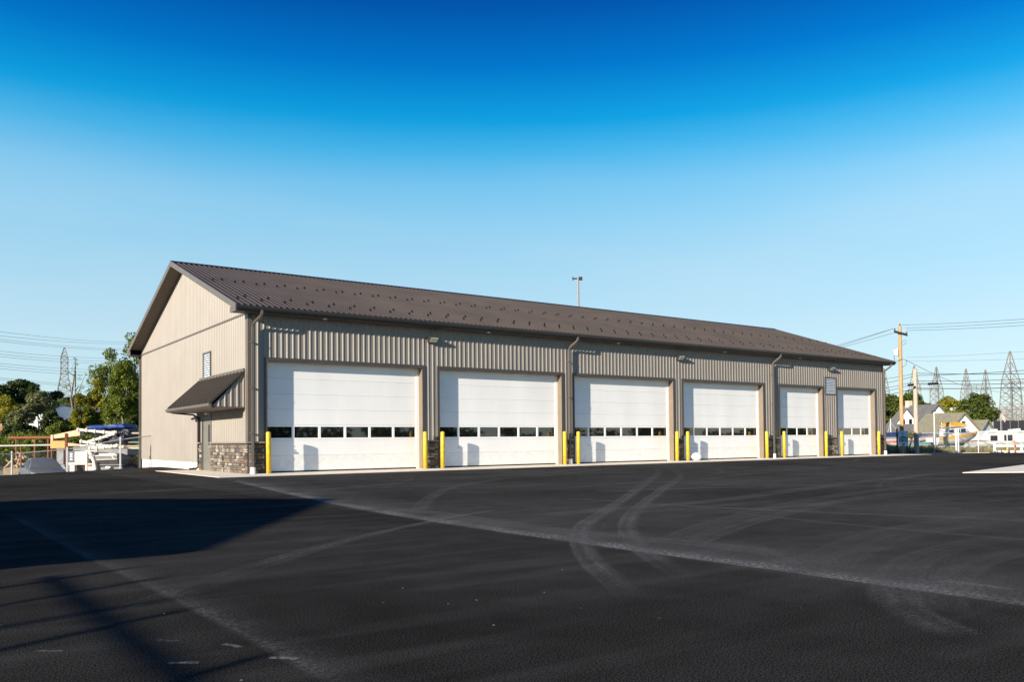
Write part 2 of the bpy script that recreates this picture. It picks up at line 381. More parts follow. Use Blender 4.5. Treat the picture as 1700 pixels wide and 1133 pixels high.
ribbon([(1250, 905), (1340, 945), (1480, 960), (1690, 985)], .25, flat(.28))
ribbon([(445, 1094), (470, 1094), (497, 1096)], .05, flat(1.1))
ribbon([(278, 1103), (300, 1102), (335, 1102)], .05, flat(1.0))
ribbon([(370, 1071), (385, 1073), (402, 1077)], .05, flat(.9))
ribbon([(60, 1082), (85, 1083), (108, 1082)], .05, flat(.8))
ribbon([(1560, 965), (1620, 972), (1690, 981)], .12, flat(.7))
ribbon([(260, 1064), (285, 1066), (300, 1065)], .04, flat(.7))

rt = random.Random(21)
for k in range(46):      # faint overlapping wheel arcs of turning trucks
    cx, cy = rt.uniform(-2, 26), rt.uniform(-27, -6); a0 = rt.uniform(0, 6.28); rad = rt.uniform(7, 20); ln_ = rt.uniform(.35, .9); al = rt.uniform(.12, .38); wd_ = rt.uniform(.12, .24)
    for off in (0, 1.85):
        P_ = [(cx + (rad + off) * (math.cos(a0 + ln_ * q / 5) - math.cos(a0)), cy + (rad + off) * (math.sin(a0 + ln_ * q / 5) - math.sin(a0))) for q in range(6)]
        P_ = [p for p in P_ if -2.9 > p[1] > -32 and p[0] < 34]
        if len(P_) > 2: ribbon(P_, wd_, flat(al) if k % 2 else sym(al), True, 'tyre_mark', .3)

# ------------------------------------------------------------------ main building
W_, L_, HT = 18.04, 42.57, 6.02
EZ, RZ, EO, OV = 6.2121, 9.4712, 0.4958, 0.617
MS = (RZ - EZ) / (W_ / 2 + EO)
HD = 4.267
DX = [(0.68, 7.35), (8.18, 14.91), (15.69, 22.48), (23.25, 29.93), (31.49, 35.72), (37.30, 41.52)]
CAPZ = 1.19
def roofz(y): return EZ + (min(y, W_ - y) + EO) * MS
bld = empty('garage_building', (0, 0, 0), 0, 'long tan metal-sided garage with brown ribbed roof and six white overhead doors', 'building')
SP = 0.2286; RD = 0.025
def profile(a, b_):
    """rib breakpoints (position, depth) over [a,b]"""
    out = [(a, None)]; k = math.floor(a / SP) - 1
    while k * SP < b_ + SP:
        c = k * SP + SP / 2
        for off, d in ((-.044, 0), (-.017, RD), (.017, RD), (.044, 0), (.088, 0), (.094, .004), (.108, .004), (.114, 0)):
            if a + 1e-4 < c + off < b_ - 1e-4: out.append((c + off, d))
        k += 1
    out.append((b_, None)); out.sort()
    return [(x, 0 if d is None else d) for x, d in out]
def panel(a, b_, cuts, lo, hi, put, name='siding_panel', extra=()):
    pr = profile(a, b_)
    for e_ in extra:
        for q in (e_ - 1e-3, e_ + 1e-3):
            if a < q < b_:
                i = max(k for k in range(len(pr)) if pr[k][0] <= q); (x0, d0), (x1, d1) = pr[i], pr[min(i + 1, len(pr) - 1)]
                pr.insert(i + 1, (q, d0 + (d1 - d0) * ((q - x0) / max(1e-6, x1 - x0))))
    bb = MB()
    for (x0, d0), (x1, d1) in zip(pr, pr[1:]):
        if x1 - x0 < 1e-6: continue
        xm = (x0 + x1) / 2; iv = [(lo(xm), None)]
        segs = [(lo(xm), 1)]
        rem = sorted((c[2], c[3]) for c in cuts if c[0] < xm < c[1]); z = lo(xm); spans = []
        for (za, zb) in rem:
            if za > z: spans.append((z, za, False))
            z = max(z, zb)
        spans.append((z, None, True))
        for (za, zb, top) in spans:
            z0 = za; t0 = hi(x0) if top else zb; t1 = hi(x1) if top else zb
            if min(t0, t1) <= z0: continue
            bb.quad(put(x0, d0, z0), put(x1, d1, z0), put(x1, d1, t1), put(x0, d0, t0))
    if bb.f: bb.build(name, siding, bld)
PW = 0.9144
def wall(length, cuts, lo, hi, put):
    n = math.ceil(length / PW); ed = sorted({c[0] for c in cuts} | {c[1] for c in cuts})
    for k in range(n): panel(k * PW, min(length, (k + 1) * PW), cuts, lo, hi, put, extra=ed)
# front: doors cut out, stone below
wall(L_, [(a - .02, b_ + .02, -1, HD + .02) for a, b_ in DX] + [(35.99, 37.12, 3.9, 4.95)], lambda x: CAPZ, lambda x: HT + .05, lambda x, d, z: (x, -d, z))
# gable with the entrance
def glo(y): return CAPZ if y < 6.45 else 0.335
wall(W_, [(4.74, 6.1, -1, 2.25), (4.84, 5.9, 3.97, 5.0)], glo, lambda y: HT, lambda y, d, z: (-d, y, z))
wall(W_, [], lambda y: HT + .03, lambda y: roofz(y) - .12, lambda y, d, z: (-d - .006, y, z))
# far gable and back wall
wall(W_, [], lambda y: .33, lambda y: roofz(y) - .12, lambda y, d, z: (L_ + d, y, z))
wall(L_, [], lambda x: .33, lambda x: HT + .05, lambda x, d, z: (x, W_ + d, z))
# foundation
b = MB(); b.box(.025, L_ - .03, 6.46, W_ - .03, -1.4, .36); b.build('foundation', concw, bld)
b = MB(); b.box(-.018, -.006, 7.6, 7.625, -.2, .33).box(-.018, -.006, 16.2, 16.225, -.2, .33); b.build('foundation_joint', mortar, bld)
# gable belt trim, corner posts
b = MB(); b.box(-.05, -.002, 0, W_, HT - .02, HT + .045); b.build('belt_trim', trim, bld)
for (x0, x1, y0, y1, z0) in ((-.035, .0, -.035, .28, CAPZ), (-.035, .12, -.036, .0, CAPZ), (-.035, 0, W_ - .1, W_ + .035, .33), (L_ - .12, L_ + .036, -.035, 0, CAPZ), (L_, L_ + .035, 0, .15, CAPZ)):
    b = MB(); b.box(x0, x1, y0, y1, z0, HT); b.build('corner_trim', trim, bld)

# stone wainscot
rng_ = random.Random(4); stone_me = {}
def stone_mesh(i):
    if i not in stone_me:
        r = random.Random(i * 7 + 1); bb = MB()
        j = lambda s: r.uniform(-s, s)
        bk = [(-.5, -.5), (.5, -.5), (.5, .5), (-.5, .5)]; fr = [(-.42 + j(.05), -.38 + j(.08)), (.42 + j(.05), -.38 + j(.08)), (.42 + j(.05), .38 + j(.08)), (-.42 + j(.05), .38 + j(.08))]
        bb.v = [(x, 0, z) for x, z in bk] + [(x, -.6 + j(.2), z) for x, z in bk] + [(x, -1 + j(.25), z) for x, z in fr]
        bb.f = [(0, 1, 5, 4), (1, 2, 6, 5), (2, 3, 7, 6), (3, 0, 4, 7), (4, 5, 9, 8), (5, 6, 10, 9), (6, 7, 11, 10), (7, 4, 8, 11), (8, 9, 10, 11)]
        stone_me[i] = bb.mesh('stone', stones[i % len(stones)])
    return stone_me[i]
def stonework(a, b_, face, fixed):
    """face 'front' (y=fixed, along x) or 'gable' (x=fixed, along y)"""
    bb = MB()
    if face == 'front': bb.box(a, b_, fixed - .05, fixed + .1, .0, CAPZ - .04)
    else: bb.box(fixed - .05, fixed + .1, a, b_, .0, CAPZ - .04)
    p = bb.build('stone_wainscot', mortar, bld); z = APZ
    hs = [.12, .15, .1, .17, .13, .11, .16, .14, .12]
    for h in hs:
        h = min(h, CAPZ - .05 - z)
        if h < .05: break
        x = a
        while x < b_ - .02:
            wd = rng_.uniform(.16, .46)
            if b_ - x - wd < .12: wd = b_ - x
            split = h > .14 and rng_.random() < .3
            for (z0, hh) in (((z, h / 2), (z + h / 2, h / 2)) if split else ((z, h),)):
                c = x + wd / 2; sc = (wd - .016, rng_.uniform(.028, .062), hh - .014)
                me = stone_mesh(rng_.randrange(24))
                if face == 'front': inst(me, 'stone', p, (c, fixed - .048, z0 + hh / 2), (0, 0, 0), sc)
                else: inst(me, 'stone', p, (fixed - .048, c, z0 + hh / 2), (0, 0, -math.pi / 2), sc)
            x += wd
        z += h
    c = MB()
    if face == 'front': c.box(a, b_, fixed - .15, fixed, CAPZ - .045, CAPZ + .02)
    else: c.box(fixed - .15, fixed, a - (.15 if a < .1 else 0), b_, CAPZ - .046, CAPZ + .019)
    c.build('stone_cap', M('stone_cap_grey', (.20, .18, .16), .8, 0, .2, 6, .3, 30), bld, False, .008)
stonework(0.0, 4.70, 'gable', 0.0); stonework(6.12, 6.44, 'gable', 0.0)
stonework(0.0, .56, 'front', 0.0)
for (a, b_), (c, d) in zip(DX, DX[1:]): stonework(b_ + .12, c - .12, 'front', 0.0)
stonework(DX[-1][1] + .12, L_, 'front', 0.0)

# overhead doors
RC = 0.30
for i, (a, b_) in enumerate(DX):
    fr = MB()   # tan jamb and head linings, dark flat casing on the wall face
    fr.box(a - .06, a, -.02, RC + .02, 0.0, HD + .06).box(b_, b_ + .06, -.02, RC + .02, 0.0, HD + .06).box(a, b_, -.02, RC + .02, HD, HD + .06)
    fr.build('door_jamb', jambm, bld)
    fr = MB(); fr.box(a - .11, a + .004, -.05, -.021, 0.0, HD + .12).box(b_ - .004, b_ + .11, -.05, -.021, 0.0, HD + .12).box(a + .004, b_ - .004, -.05, -.021, HD - .004, HD + .12)
    fr.build('door_casing', casem, bld)
    st = MB(); st.box(a, a + .05, RC - .02, RC + .03, 0.02, HD).box(b_ - .13, b_, RC - .02, RC + .03, .02, HD).box(a + .05, b_ - .13, RC - .02, RC + .03, HD - .04, HD)
    dr = st.build('garage_door', white, bld)
    A, B = a + .05, b_ - .13; z0 = .07; hz = (HD - .04 - z0) / 7
    for k in range(7):
        za, zb = z0 + k * hz, z0 + (k + 1) * hz - .0035
        s_ = MB()
        if k != 2:
            zm = (za + zb) / 2
            prof = [(RC + .008, za), (RC, za + .006), (RC, za + .05), (RC + .002, za + .054), (RC + .002, zb - .054), (RC, zb - .05), (RC, zb - .006), (RC + .008, zb), (RC + .05, zb), (RC + .05, za)]
            s_.prism(prof, 0, A, B); s_.build('door_section', white if k else whitelow, dr)
        else:
            n = 6 if i < 4 else 4; pw = (B - A) / n
            s_.box(A, B, RC, RC + .05, za, za + .085).box(A, B, RC, RC + .05, zb - .075, zb)
            for q in range(n + 1):
                xc = A + q * pw; s_.box(max(A, xc - .05), min(B, xc + .05), RC, RC + .05, za + .085, zb - .075)
            s_.build('window_section', white, dr)
            for q in range(n):
                p = MB(); x0, x1 = A + q * pw + .05 * (1), A + (q + 1) * pw - .05
                p.quad((x0, RC + .022, za + .08), (x1, RC + .022, za + .08), (x1, RC + .022, zb - .07), (x0, RC + .022, zb - .07)); p.build('window_pane', glass, dr)
    sl = MB(); sl.box(A, B, RC + .004, RC + .045, APZ + .001, z0 - .002); sl.build('bottom_seal', seal, dr)
    ha = MB(); ha.box(a + 1.12, a + 1.17, RC - .03, RC, .86, .90); ha.build('door_handle', galv, dr)
b = MB(); b.box(.3, L_ - .3, RC + .35, RC + .4, 0, HT); b.build('interior_dark_sheet', seal, bld)  # black sheet behind the doors, stands in for the unlit interior

# roof
SL = math.hypot(W_ / 2 + EO, RZ - EZ); TH = math.atan(MS)
X0, X1 = -OV, L_ + OV
def roof_part(x0, x1):
    pr = [(x, d * 1.7) for x, d in profile(x0, x1)]; bb = MB()
    top = lambda x, d, s_: (x, -EO + s_ * math.cos(TH) - d * math.sin(TH), EZ + s_ * math.sin(TH) + d * math.cos(TH))
    for (xa, da), (xb, db) in zip(pr, pr[1:]):
        bb.quad(top(xa, da, -.03), top(xb, db, -.03), top(xb, db, SL), top(xa, da, SL))
    return bb
n = math.ceil((X1 - X0) / PW)
rf = MB(); rf.prism([(-EO, EZ - .02), (W_ / 2, RZ - .02), (W_ + EO, EZ - .02), (W_ + EO, EZ - .10), (W_ / 2, RZ - .10), (-EO, EZ - .10)], 0, X0 + .02, X1 - .02)
roof = rf.build('roof', darktrim, bld)
for k in range(n):
    bb = roof_part(X0 + k * PW, min(X1, X0 + (k + 1) * PW)); bb.build('roof_panel', roofm, roof)
    o = MB(); o.v = [(x, W_ - y, z) for x, y, z in bb.v]; o.f = [f[::-1] for f in bb.f]; o.build('roof_panel', roofm, roof)
b = MB(); b.prism([(W_ / 2 - .16, RZ - .005), (W_ / 2, RZ + .075), (W_ / 2 + .16, RZ - .005)], 0, X0 - .01, X1 + .01); b.build('ridge_cap', darktrim, roof)
# rake fascia, soffit, eave boxes
for xa, xb in ((X0 - .03, X0 + .018), (X1 - .018, X1 + .03)):
    for s_ in (0, 1):
        y0, y1 = -EO, W_ / 2
        f = lambda y, z: (W_ - y if s_ else y, z)
        b = MB(); b.prism([f(y0, EZ + .05), f(y1, RZ + .05), f(y1, RZ - .19), f(y0, EZ - .19)], 0, xa, xb); b.build('rake_fascia', trim, roof)
        b = MB(); b.prism([f(-EO, EZ - .18), f(.17, EZ - .0), f(.17, 5.985), f(-EO, 5.985)], 0, xa + .006, xb - .004); b.build('eave_return', trim, roof)
for xa, xb in ((X0 + .018, -.0), (L_, X1 - .018)):
    nn = 40
    for s_ in (0, 1):
        b = MB()
        for k in range(nn):     # narrow soffit boards following the slope
            y0 = .17 + (W_ / 2 - .17) * k / nn; y1 = .17 + (W_ / 2 - .17) * (k + 1) / nn - .02; dz = .13
            f = lambda y: (W_ - y if s_ else y)
            b.quad((xa, f(y0), roofz(y0) - dz - .02), (xb, f(y0), roofz(y0) - dz - .02), (xb, f(y1), roofz(y1) - dz - .02), (xa, f(y1), roofz(y1) - dz - .02))
            b.quad((xa, f(y1), roofz(y1) - dz - .02), (xb, f(y1), roofz(y1) - dz - .02), (xb, f(y1 + .02), roofz(y1) - dz), (xa, f(y1 + .02), roofz(y1) - dz))
        b.build('gable_soffit', soffitm, roof)
for s_ in (0, 1):
    f = lambda y: (W_ - y if s_ else y)
    b = MB(); ya, yb = sorted((f(-EO), f(.0) + (0 if s_ else 0))); b.box(X0 + .02, X1 - .02, ya, yb, 5.99, 6.005)
    b.box(X0 + .02, -.05, *sorted((f(0), f(.16))), 5.99, 6.004).box(L_ + .05, X1 - .02, *sorted((f(0), f(.16))), 5.99, 6.004); b.build('eave_soffit', soffitm, roof)
    b = MB(); b.box(X0 + .02, X1 - .02, *sorted((f(-EO + .02), f(-EO))), 5.985, EZ - .04); b.build('eave_fascia', darktrim, roof)
    g = MB(); pts = [(-EO, 6.055), (-EO - .075, 6.055), (-EO - .085, 6.10), (-EO - .125, 6.135), (-EO - .125, 6.19), (-EO - .105, 6.19), (-EO - .105, 6.15), (-EO - .02, 6.09), (-EO - .02, 6.19), (-EO, 6.19)]
    g.prism([(f(y), z) for y, z in pts], 0, X0 - .02, X1 + .02); g.build('gutter', darktrim, roof)
# snow guards: two staggered rows of little cleats
g = MB(); g.box(-.045, .045, -.03, .09, 0, .02).hexa([(-.05, -.02, .02), (.05, -.02, .02), (.05, 0, .02), (-.05, 0, .02), (-.05, .0, .12), (.05, .0, .12), (.05, .02, .12), (-.05, .02, .12)])
gme = g.mesh('snow_guard', seal)
for k in range(48):
    for ox, y in ((-.22, .63), (.24, 1.22), (-.03, 4.52), (-.45 + .914, 4.95)):
        x = ox + .9144 * k
        if X0 + .1 < x < X1 - .1: inst(gme, 'snow_guard', roof, (x, y, roofz(y) + .012), (TH, 0, 0), (.78, .78, .78))
# recessed soffit lamps
for x in (2.9, 10.6, 18.4, 26.4, 33.2):
    b = MB(); b.tube([(x, -.25, 5.991), (x, -.25, 5.955)], [.09, .075], 12); b.build('soffit_lamp', whitep, bld)

# downspouts on the front
def downspout(x, first=False):
    b = MB(); y = -.16 if True else -.09
    b.tube([(x + .22, -EO - .05, 6.07), (x + .22, -EO - .05, 5.93), (x + .19, -EO + .02, 5.84), (x + .04, y - .06, 5.62), (x, y, 5.5), (x, y, .22)], .058, 4)
    b.build('downspout', trim, bld)
    c = MB(); c.tube([(x, y, APZ), (x, y, .26)], .095, 10); c.build('downspout_boot', whitep, bld)
    for z in (1.5, 3.2, 4.9):
        s_ = MB(); s_.box(x - .075, x + .075, y - .062, -.03, z, z + .03); s_.build('downspout_strap', trim, bld)
for x in (.09, 15.30, 30.72, 42.46): downspout(x)
b = MB(); b.tube([(-.08, W_ + .3, 5.95), (-.08, W_ + .08, 5.6), (-.08, W_ + .08, -.4)], .055, 4); b.build('downspout', trim, bld)

# louvred vents
def louvre(put, w_, h_):
    b = MB(); t = .06
    for (a, c, d, e_) in ((-t, w_ + t, -t, 0), (-t, w_ + t, h_, h_ + t), (-t, 0, 0, h_), (w_, w_ + t, 0, h_)):
        b.hexa([put(a, -.06, d), put(c, -.06, d), put(c, .05, d), put(a, .05, d), put(a, -.06, e_), put(c, -.06, e_), put(c, .05, e_), put(a, .05, e_)])
    v = b.build('louvre_vent', trim, bld); n = 10
    for k in range(n):
        z0 = h_ * k / n; s_ = MB(); hh = h_ / n
        s_.hexa([put(0, -.045, z0), put(w_, -.045, z0), put(w_, -.035, z0), put(0, -.035, z0), put(0, .02, z0 + hh * .95), put(w_, .02, z0 + hh * .95), put(w_, .03, z0 + hh * .95), put(0, .03, z0 + hh * .95)])
        s_.build('slat', louv, v)
louvre(lambda a, d, z: (36.02 + a, d, 3.93 + z), 1.06, .98)
louvre(lambda a, d, z: (d, 5.87 - a, 3.98 + z), 1.0, 1.0)

# entrance door
b = MB(); b.box(-.05, .12, 4.70, 4.80, APZ, 2.3).box(-.05, .12, 6.03, 6.13, APZ, 2.3).box(-.05, .12, 4.80, 6.03, 2.19, 2.3); b.build('entrance_frame', trim, bld)
b = MB(); b.box(.0, .05, 4.81, 6.02, APZ + .01, 2.18); ed = b.build('entrance_door', M('grey_green_door', (.15, .145, .125), .45), bld)
b = MB(); b.box(-.008, -.001, 5.05, 5.28, 1.1, 1.95); b.build('door_lite', glass, ed)
b = MB(); b.tube([(-.001, 4.92, 1.0), (-.06, 4.92, 1.0), (-.06, 5.04, 1.0)], .014, 6); b.build('door_handle', galv, ed)
# awning over the entrance
AX, AZ, AT = -1.25, 2.52, 3.86; Y0, Y1 = .42, 6.66
b = MB(); b.box(AX, -.03, Y0 - .02, Y1 + .1, AZ - .05, AZ); aw = b.build('entrance_awning', soffitm, bld)
n = 14
d_ = Vector((-AX + .06, 0, AT - AZ - .12)).normalized(); nrm = Vector((-d_.z, 0, d_.x))
for k in range(n):     # standing-seam pans
    ya, yb = Y0 + (Y1 - Y0) * k / n, Y0 + (Y1 - Y0) * (k + 1) / n; bb = MB()
    pr = [(ya, .0), (ya + .09, .0), (ya + .105, .085), (ya + .155, .085), (ya + .17, 0), (yb, 0)]
    for (p, da), (q, db) in zip(pr, pr[1:]):
        P = lambda y, d, s_: tuple(Vector((AX - .06 if s_ == 0 else -.0, y, AZ + .12 if s_ == 0 else AT)) + nrm * d)
        bb.quad(P(q, db, 0), P(p, da, 0), P(p, da, 1), P(q, db, 1))
    bb.quad(*[P(y, d, 0) for y, d in pr[1:5]]); bb.build('awning_panel', roofm, aw)
b = MB(); b.box(-.09, -.03, Y0 - .05, Y1 - .35, AT - .02, AT + .11); b.build('awning_flashing', trim, aw)
b = MB(); b.prism([(AX - .11, AZ + .11), (AX - .11, AZ + .02), (AX - .04, AZ - .03), (AX, AZ - .03), (AX, AZ + .11)], 1, Y0 - .06, Y1 + .18); b.build('awning_gutter', trim, aw)
for yy in (Y0, Y1):
    bb = MB(); pr = [(p - 2, d) for p, d in profile(2 + AX, 2 - .02)]; s_ = 1 if yy == Y0 else -1
    for (p, da), (q, db) in zip(pr, pr[1:]):
        h = lambda x: AZ + (AT - AZ) * (x - AX) / (-AX) - .02
        if min(h(p), h(q)) > AZ: bb.quad((p, yy - s_ * da, AZ), (q, yy - s_ * db, AZ), (q, yy - s_ * db, h(q)), (p, yy - s_ * da, h(p)))
    bb.build('awning_cheek', siding, aw)
    e_ = MB(); e_.prism([(AX - .06, AZ + .08), (0 - .03, AT - .05), (-.03, AT + .03), (AX - .06, AZ + .16)], 1, yy - .045 * s_ - .02, yy - .045 * s_ + .02); e_.build('awning_rake', darktrim, aw)
b = MB(); b.tube([(AX + .1, Y1 + .02, AZ - .04), (-.3, 6.5, AZ - .12), (-.09, 6.47, AZ - .25), (-.09, 6.47, .14), (-.18, 6.5, .07), (-.45, 6.6, .05)], .05, 4); b.build('awning_downspout', darktrim, bld)
b = MB(); b.box(-.14, -.02, 4.95, 5.4, 2.36, 2.45); b.build('entrance_lamp', whitep, bld)
b = MB(); b.box(-.22, -.02, 6.6, 6.72, 2.2, 2.36); b.tube([(-.22, 6.66, 2.25), (-.34, 6.66, 2.2)], .05, 8); b.build('security_camera', galv, bld)
b = MB(); b.box(-.115, -.05, 2.85, 2.95, .48, .66); b.build('outlet_box', seal, bld)

# ------------------------------------------------------------------ wall lights
def wall_light(x, label):
    t = empty('wall_light', (x, -.04, 5.5), 0, label, 'light', 'flood lights under the eave')
    b = MB(); b.prism([(0, -.14), (-.12, -.14), (-.3, .04), (-.3, .10), (0, .12)], 0, -.2, .2); b.build('housing', darktrim, t)
    b = MB(); b.hexa([(-.17, -.135, -.135), (.17, -.135, -.135), (.17, -.13, -.12), (-.17, -.13, -.12), (-.17, -.305, .03), (.17, -.305, .03), (.17, -.30, .05), (-.17, -.30, .05)]); b.build('lens', M('lamp_lens', (.62, .58, .46), .3), t)
wall_light(7.80, 'dark flood light on the wall between the first and second wide doors')
wall_light(22.92, 'dark flood light on the wall between the third and fourth wide doors')
wall_light(36.52, 'dark flood light on the wall just above the louvred vent')

# ------------------------------------------------------------------ bollards
nm = ['the wide door nearest the entrance awning', 'the second wide door from the awning', 'the third wide door from the awning', 'the fourth wide door from the awning', 'the narrow door next to the wide ones', 'the narrow door at the far end']
bxs = [.65, 7.33, 8.17, 14.88, 15.70, 22.46, 23.28, 29.9, 31.5, 35.66, 37.32, 41.5]
b = MB(); r_ = .09; b.tube([(0, 0, 0), (0, 0, 1.52), (0, 0, 1.545), (0, 0, 1.56), (0, 0, 1.567)], [r_, r_, r_ * .88, r_ * .6, r_ * .1], 20); bme = b.mesh('bollard', yellow, True)
for i, x in enumerate(bxs):
    o = bpy.data.objects.new('bollard', bme); col.objects.link(o); o.location = (x, -.28, APZ - .001); o.rotation_euler = (R((i * 37 % 7 - 3) * .12), R((i * 53 % 7 - 3) * .12), i)
    tag(o, 'yellow bollard at %s, on its %s side' % (nm[i // 2], 'awning-facing' if i % 2 == 0 else 'other'), 'bollard', 'yellow bollards guarding the doors')
# white rounded block by the fourth door
b = MB(); r2 = random.Random(2); rings = []
for k in range(7):
    t = math.pi * k / 6; rr = math.sin(t) * .27 + .012
    rings.append([(rr * math.cos(2 * math.pi * q / 12) * (1 + r2.uniform(-.06, .06)), rr * math.sin(2 * math.pi * q / 12), .21 - .21 * math.cos(t) + r2.uniform(-.01, .01)) for q in range(12)])
b.loft(rings); o = b.build('rounded_boulder', whitep, None, True); o.location = (23.75, -.45, APZ); tag(o, 'white rounded boulder on the apron at foot of fourth wide door', 'boulder')

# ------------------------------------------------------------------ trees
def leafmat(name, c, tr=.42): return M(name, c, .6, 0, .30, .55, spec=.25, isl=.42, transl=tr)
LG = [leafmat('leaf_mid_green', (.14, .175, .022)), leafmat('leaf_dark_green', (.085, .115, .02)), leafmat('leaf_yellow_green', (.25, .24, .022)), leafmat('leaf_grey_green', (.17, .18, .075)), leafmat('leaf_deep_green', (.052, .078, .018))]
bark = M('tree_bark', (.16, .125, .09), .9, 0, .2, 3, .4, 12)
def leaves(rs, centers, radii, per, size, flat_=.75):
    out = []
    for c, r in zip(centers, radii):
        n = max(8, int(per * r * r)); d = rs.normal(size=(n, 3)); d /= np.linalg.norm(d, axis=1)[:, None]
        rad = r * rs.uniform(.35, 1, n) ** .5; p = c + d * rad[:, None] * np.array([1, 1, flat_])
        nr = d * .7 + rs.normal(size=(n, 3)) * .75 + np.array([0, 0, .35]); nr /= np.linalg.norm(nr, axis=1)[:, None]
        a = np.cross(nr, rs.normal(size=(n, 3))); a /= np.linalg.norm(a, axis=1)[:, None]; b_ = np.cross(nr, a)
        s = size * rs.uniform(.55, 1.3, n)[:, None]; bend = nr * s * .18
        out.append(np.stack([p - a * s, p + b_ * s * .55 + bend, p + a * s, p - b_ * s * .55 + bend], 1))
    return np.concatenate(out).reshape(-1, 3)
def tree(name, label, px, d, top, wpx, bot, mat, seed, clumps=34, per=120, size=.22, group=None, sparse=1.0, lean=0, squash=1.0, trunk=True):
    """crown from photo heights: top/bottom rows and width at the given distance"""
    rs = np.random.RandomState(seed); rnd = random.Random(seed)
    x, y, _ = bearing(px, d); zg = terrain(x, y) - .1
    zt = float(at(px, top, d)[2]); zb = max(zg + .2, float(at(px, bot, d)[2])); w_ = wpx * d / FPX / 2; h_ = (zt - zb) / 2; zc = (zt + zb) / 2 - zg
    t = empty(name, (x, y, zg), rnd.uniform(0, 6), label, 'tree', group)
    C_, Rr = [], []
    for k in range(clumps):
        u = rs.normal(size=3); u /= np.linalg.norm(u); q = rs.uniform(.25, 1) ** .45
        if u[2] < -.3: u[2] *= .6
        taper = 1 - .25 * max(0, u[2]) 
        r = rs.uniform(.20, .38) * min(w_, h_) * sparse
        C_.append(np.array([u[0] * (w_ - r * .8) * q * taper, u[1] * (w_ - r * .8) * q * taper, zc + u[2] * (h_ - r * .6) * q])); Rr.append(r)
    k_ = per / max(.25, min(w_, h_) ** 2) * 10 / clumps * 46
    quadcloud('crown', leaves(rs, C_, Rr, k_, size * .66), mat, t)
    if trunk:
        b = MB(); tr_ = max(.08, .014 * (zt - zg)); top_ = Vector((rs.normal() * .3, rs.normal() * .3, zc + h_ * .55))
        P = [Vector((0, 0, -.2)), Vector((rs.normal() * .12, rs.normal() * .12, zc * .35)), Vector((rs.normal() * .25, rs.normal() * .25, zc * .75)), top_]
        b.tube(P, [tr_ * 1.2, tr_, tr_ * .7, tr_ * .25], 8)
        for k in rs.choice(clumps, min(10, clumps), False):
            c = Vector(C_[k]); f_ = rs.uniform(.25, .8); s_ = P[1].lerp(P[3], f_); mid = s_.lerp(c, .5) + Vector((0, 0, .12 * (zt - zb) * rs.uniform(0, .5)))
            b.tube([s_, mid, c], [tr_ * .45, tr_ * .28, tr_ * .1], 5)
        b.build('trunk', bark, t, True)
    return t
# left belt, near to far
TL = 'trees behind the storage yard'
tree('broadleaf_tree', 'tall leafy tree whose crown touches the far gable corner', 226, 109, 548, 78, 700, LG[0], 11, 54, 150, .25, TL)
tree('broadleaf_tree', 'tall open-crowned tree next to the one at the gable corner', 183, 111, 574, 78, 705, LG[0], 12, 52, 140, .25, TL)
tree('broadleaf_tree', 'narrow bright green tree below the tall open-crowned one', 158, 105, 628, 50, 738, LG[2], 13, 30, 120, .24, TL)
tree('broadleaf_tree', 'leafy green tree directly behind the stored blue tarpaulin', 196, 103, 640, 66, 745, LG[0], 14, 40, 130, .24, TL)
tree('broadleaf_tree', 'dark leafy tree close beside the gable behind the yard fence', 228, 101, 630, 50, 748, LG[1], 15, 40, 130, .24, TL)
tree('sparse_tree', 'thin sparse tree with bare upper branches beside the pylon', 126, 115, 584, 44, 688, LG[0], 16, 30, 9, .16, TL, .6)
tree('broadleaf_tree', 'yellow-leaved young tree under the bare-branched one', 133, 101, 655, 34, 728, LG[2], 17, 22, 120, .26, TL)
tree('broadleaf_tree', 'rounded green tree growing below the pylon foot', 120, 107, 686, 56, 748, LG[0], 18, 40, 130, .24, TL)
tree('broadleaf_tree', 'bushy dark tree behind the rust-red steel beam', 84, 105, 676, 44, 750, LG[4], 19, 42, 130, .24, TL)
tree('broadleaf_tree', 'dark bushy tree behind the pile of tan pipes', 34, 105, 698, 70, 752, LG[4], 20, 40, 130, .24, TL)
tree('broadleaf_tree', 'grey-green feathery tree in front of the dark wooded rise', 66, 120, 648, 58, 700, LG[3], 21, 34, 130, .3, TL)
tree('broadleaf_tree', 'small yellow-green tree at the foot of the dark wooded rise', 12, 115, 655, 46, 705, LG[2], 22, 30, 130, .3, TL)
tree('broadleaf_tree', 'grey-green small tree beside the orange earth pile', 38, 105, 672, 50, 712, LG[3], 23, 28, 120, .26, TL)
tree('broadleaf_tree', 'large dark tree topping the wooded rise beyond the yard', 34, 170, 626, 76, 690, LG[4], 24, 46, 150, .42, TL)
tree('broadleaf_tree', 'dark spreading tree on the wooded rise next to the tallest one', -4, 165, 636, 60, 695, LG[4], 25, 40, 140, .42, TL)
tree('broadleaf_tree', 'dark hillside tree behind the pylon legs', 98, 175, 646, 56, 700, LG[4], 26, 36, 140, .42, TL)
tree('broadleaf_tree', 'hazy hillside tree between the pylon and the tall yard trees', 146, 180, 644, 60, 700, LG[1], 27, 36, 140, .42, TL)
tree('broadleaf_tree', 'low hillside tree in front of the flat-roofed house', 58, 185, 650, 60, 705, LG[4], 28, 36, 140, .42, TL)
tree('broadleaf_tree', 'full bright green tree filling the gap beside the gable-corner tree', 206, 98, 588, 66, 720, LG[0], 41, 46, 150, .25, TL)
tree('broadleaf_tree', 'leafy mid-green tree behind the raised tan boom arm', 146, 104, 672, 60, 745, LG[0], 42, 40, 140, .24, TL)
tree('broadleaf_tree', 'broad green bush-like tree behind the orange counterweight', 100, 100, 700, 56, 752, LG[0], 43, 36, 140, .22, TL)
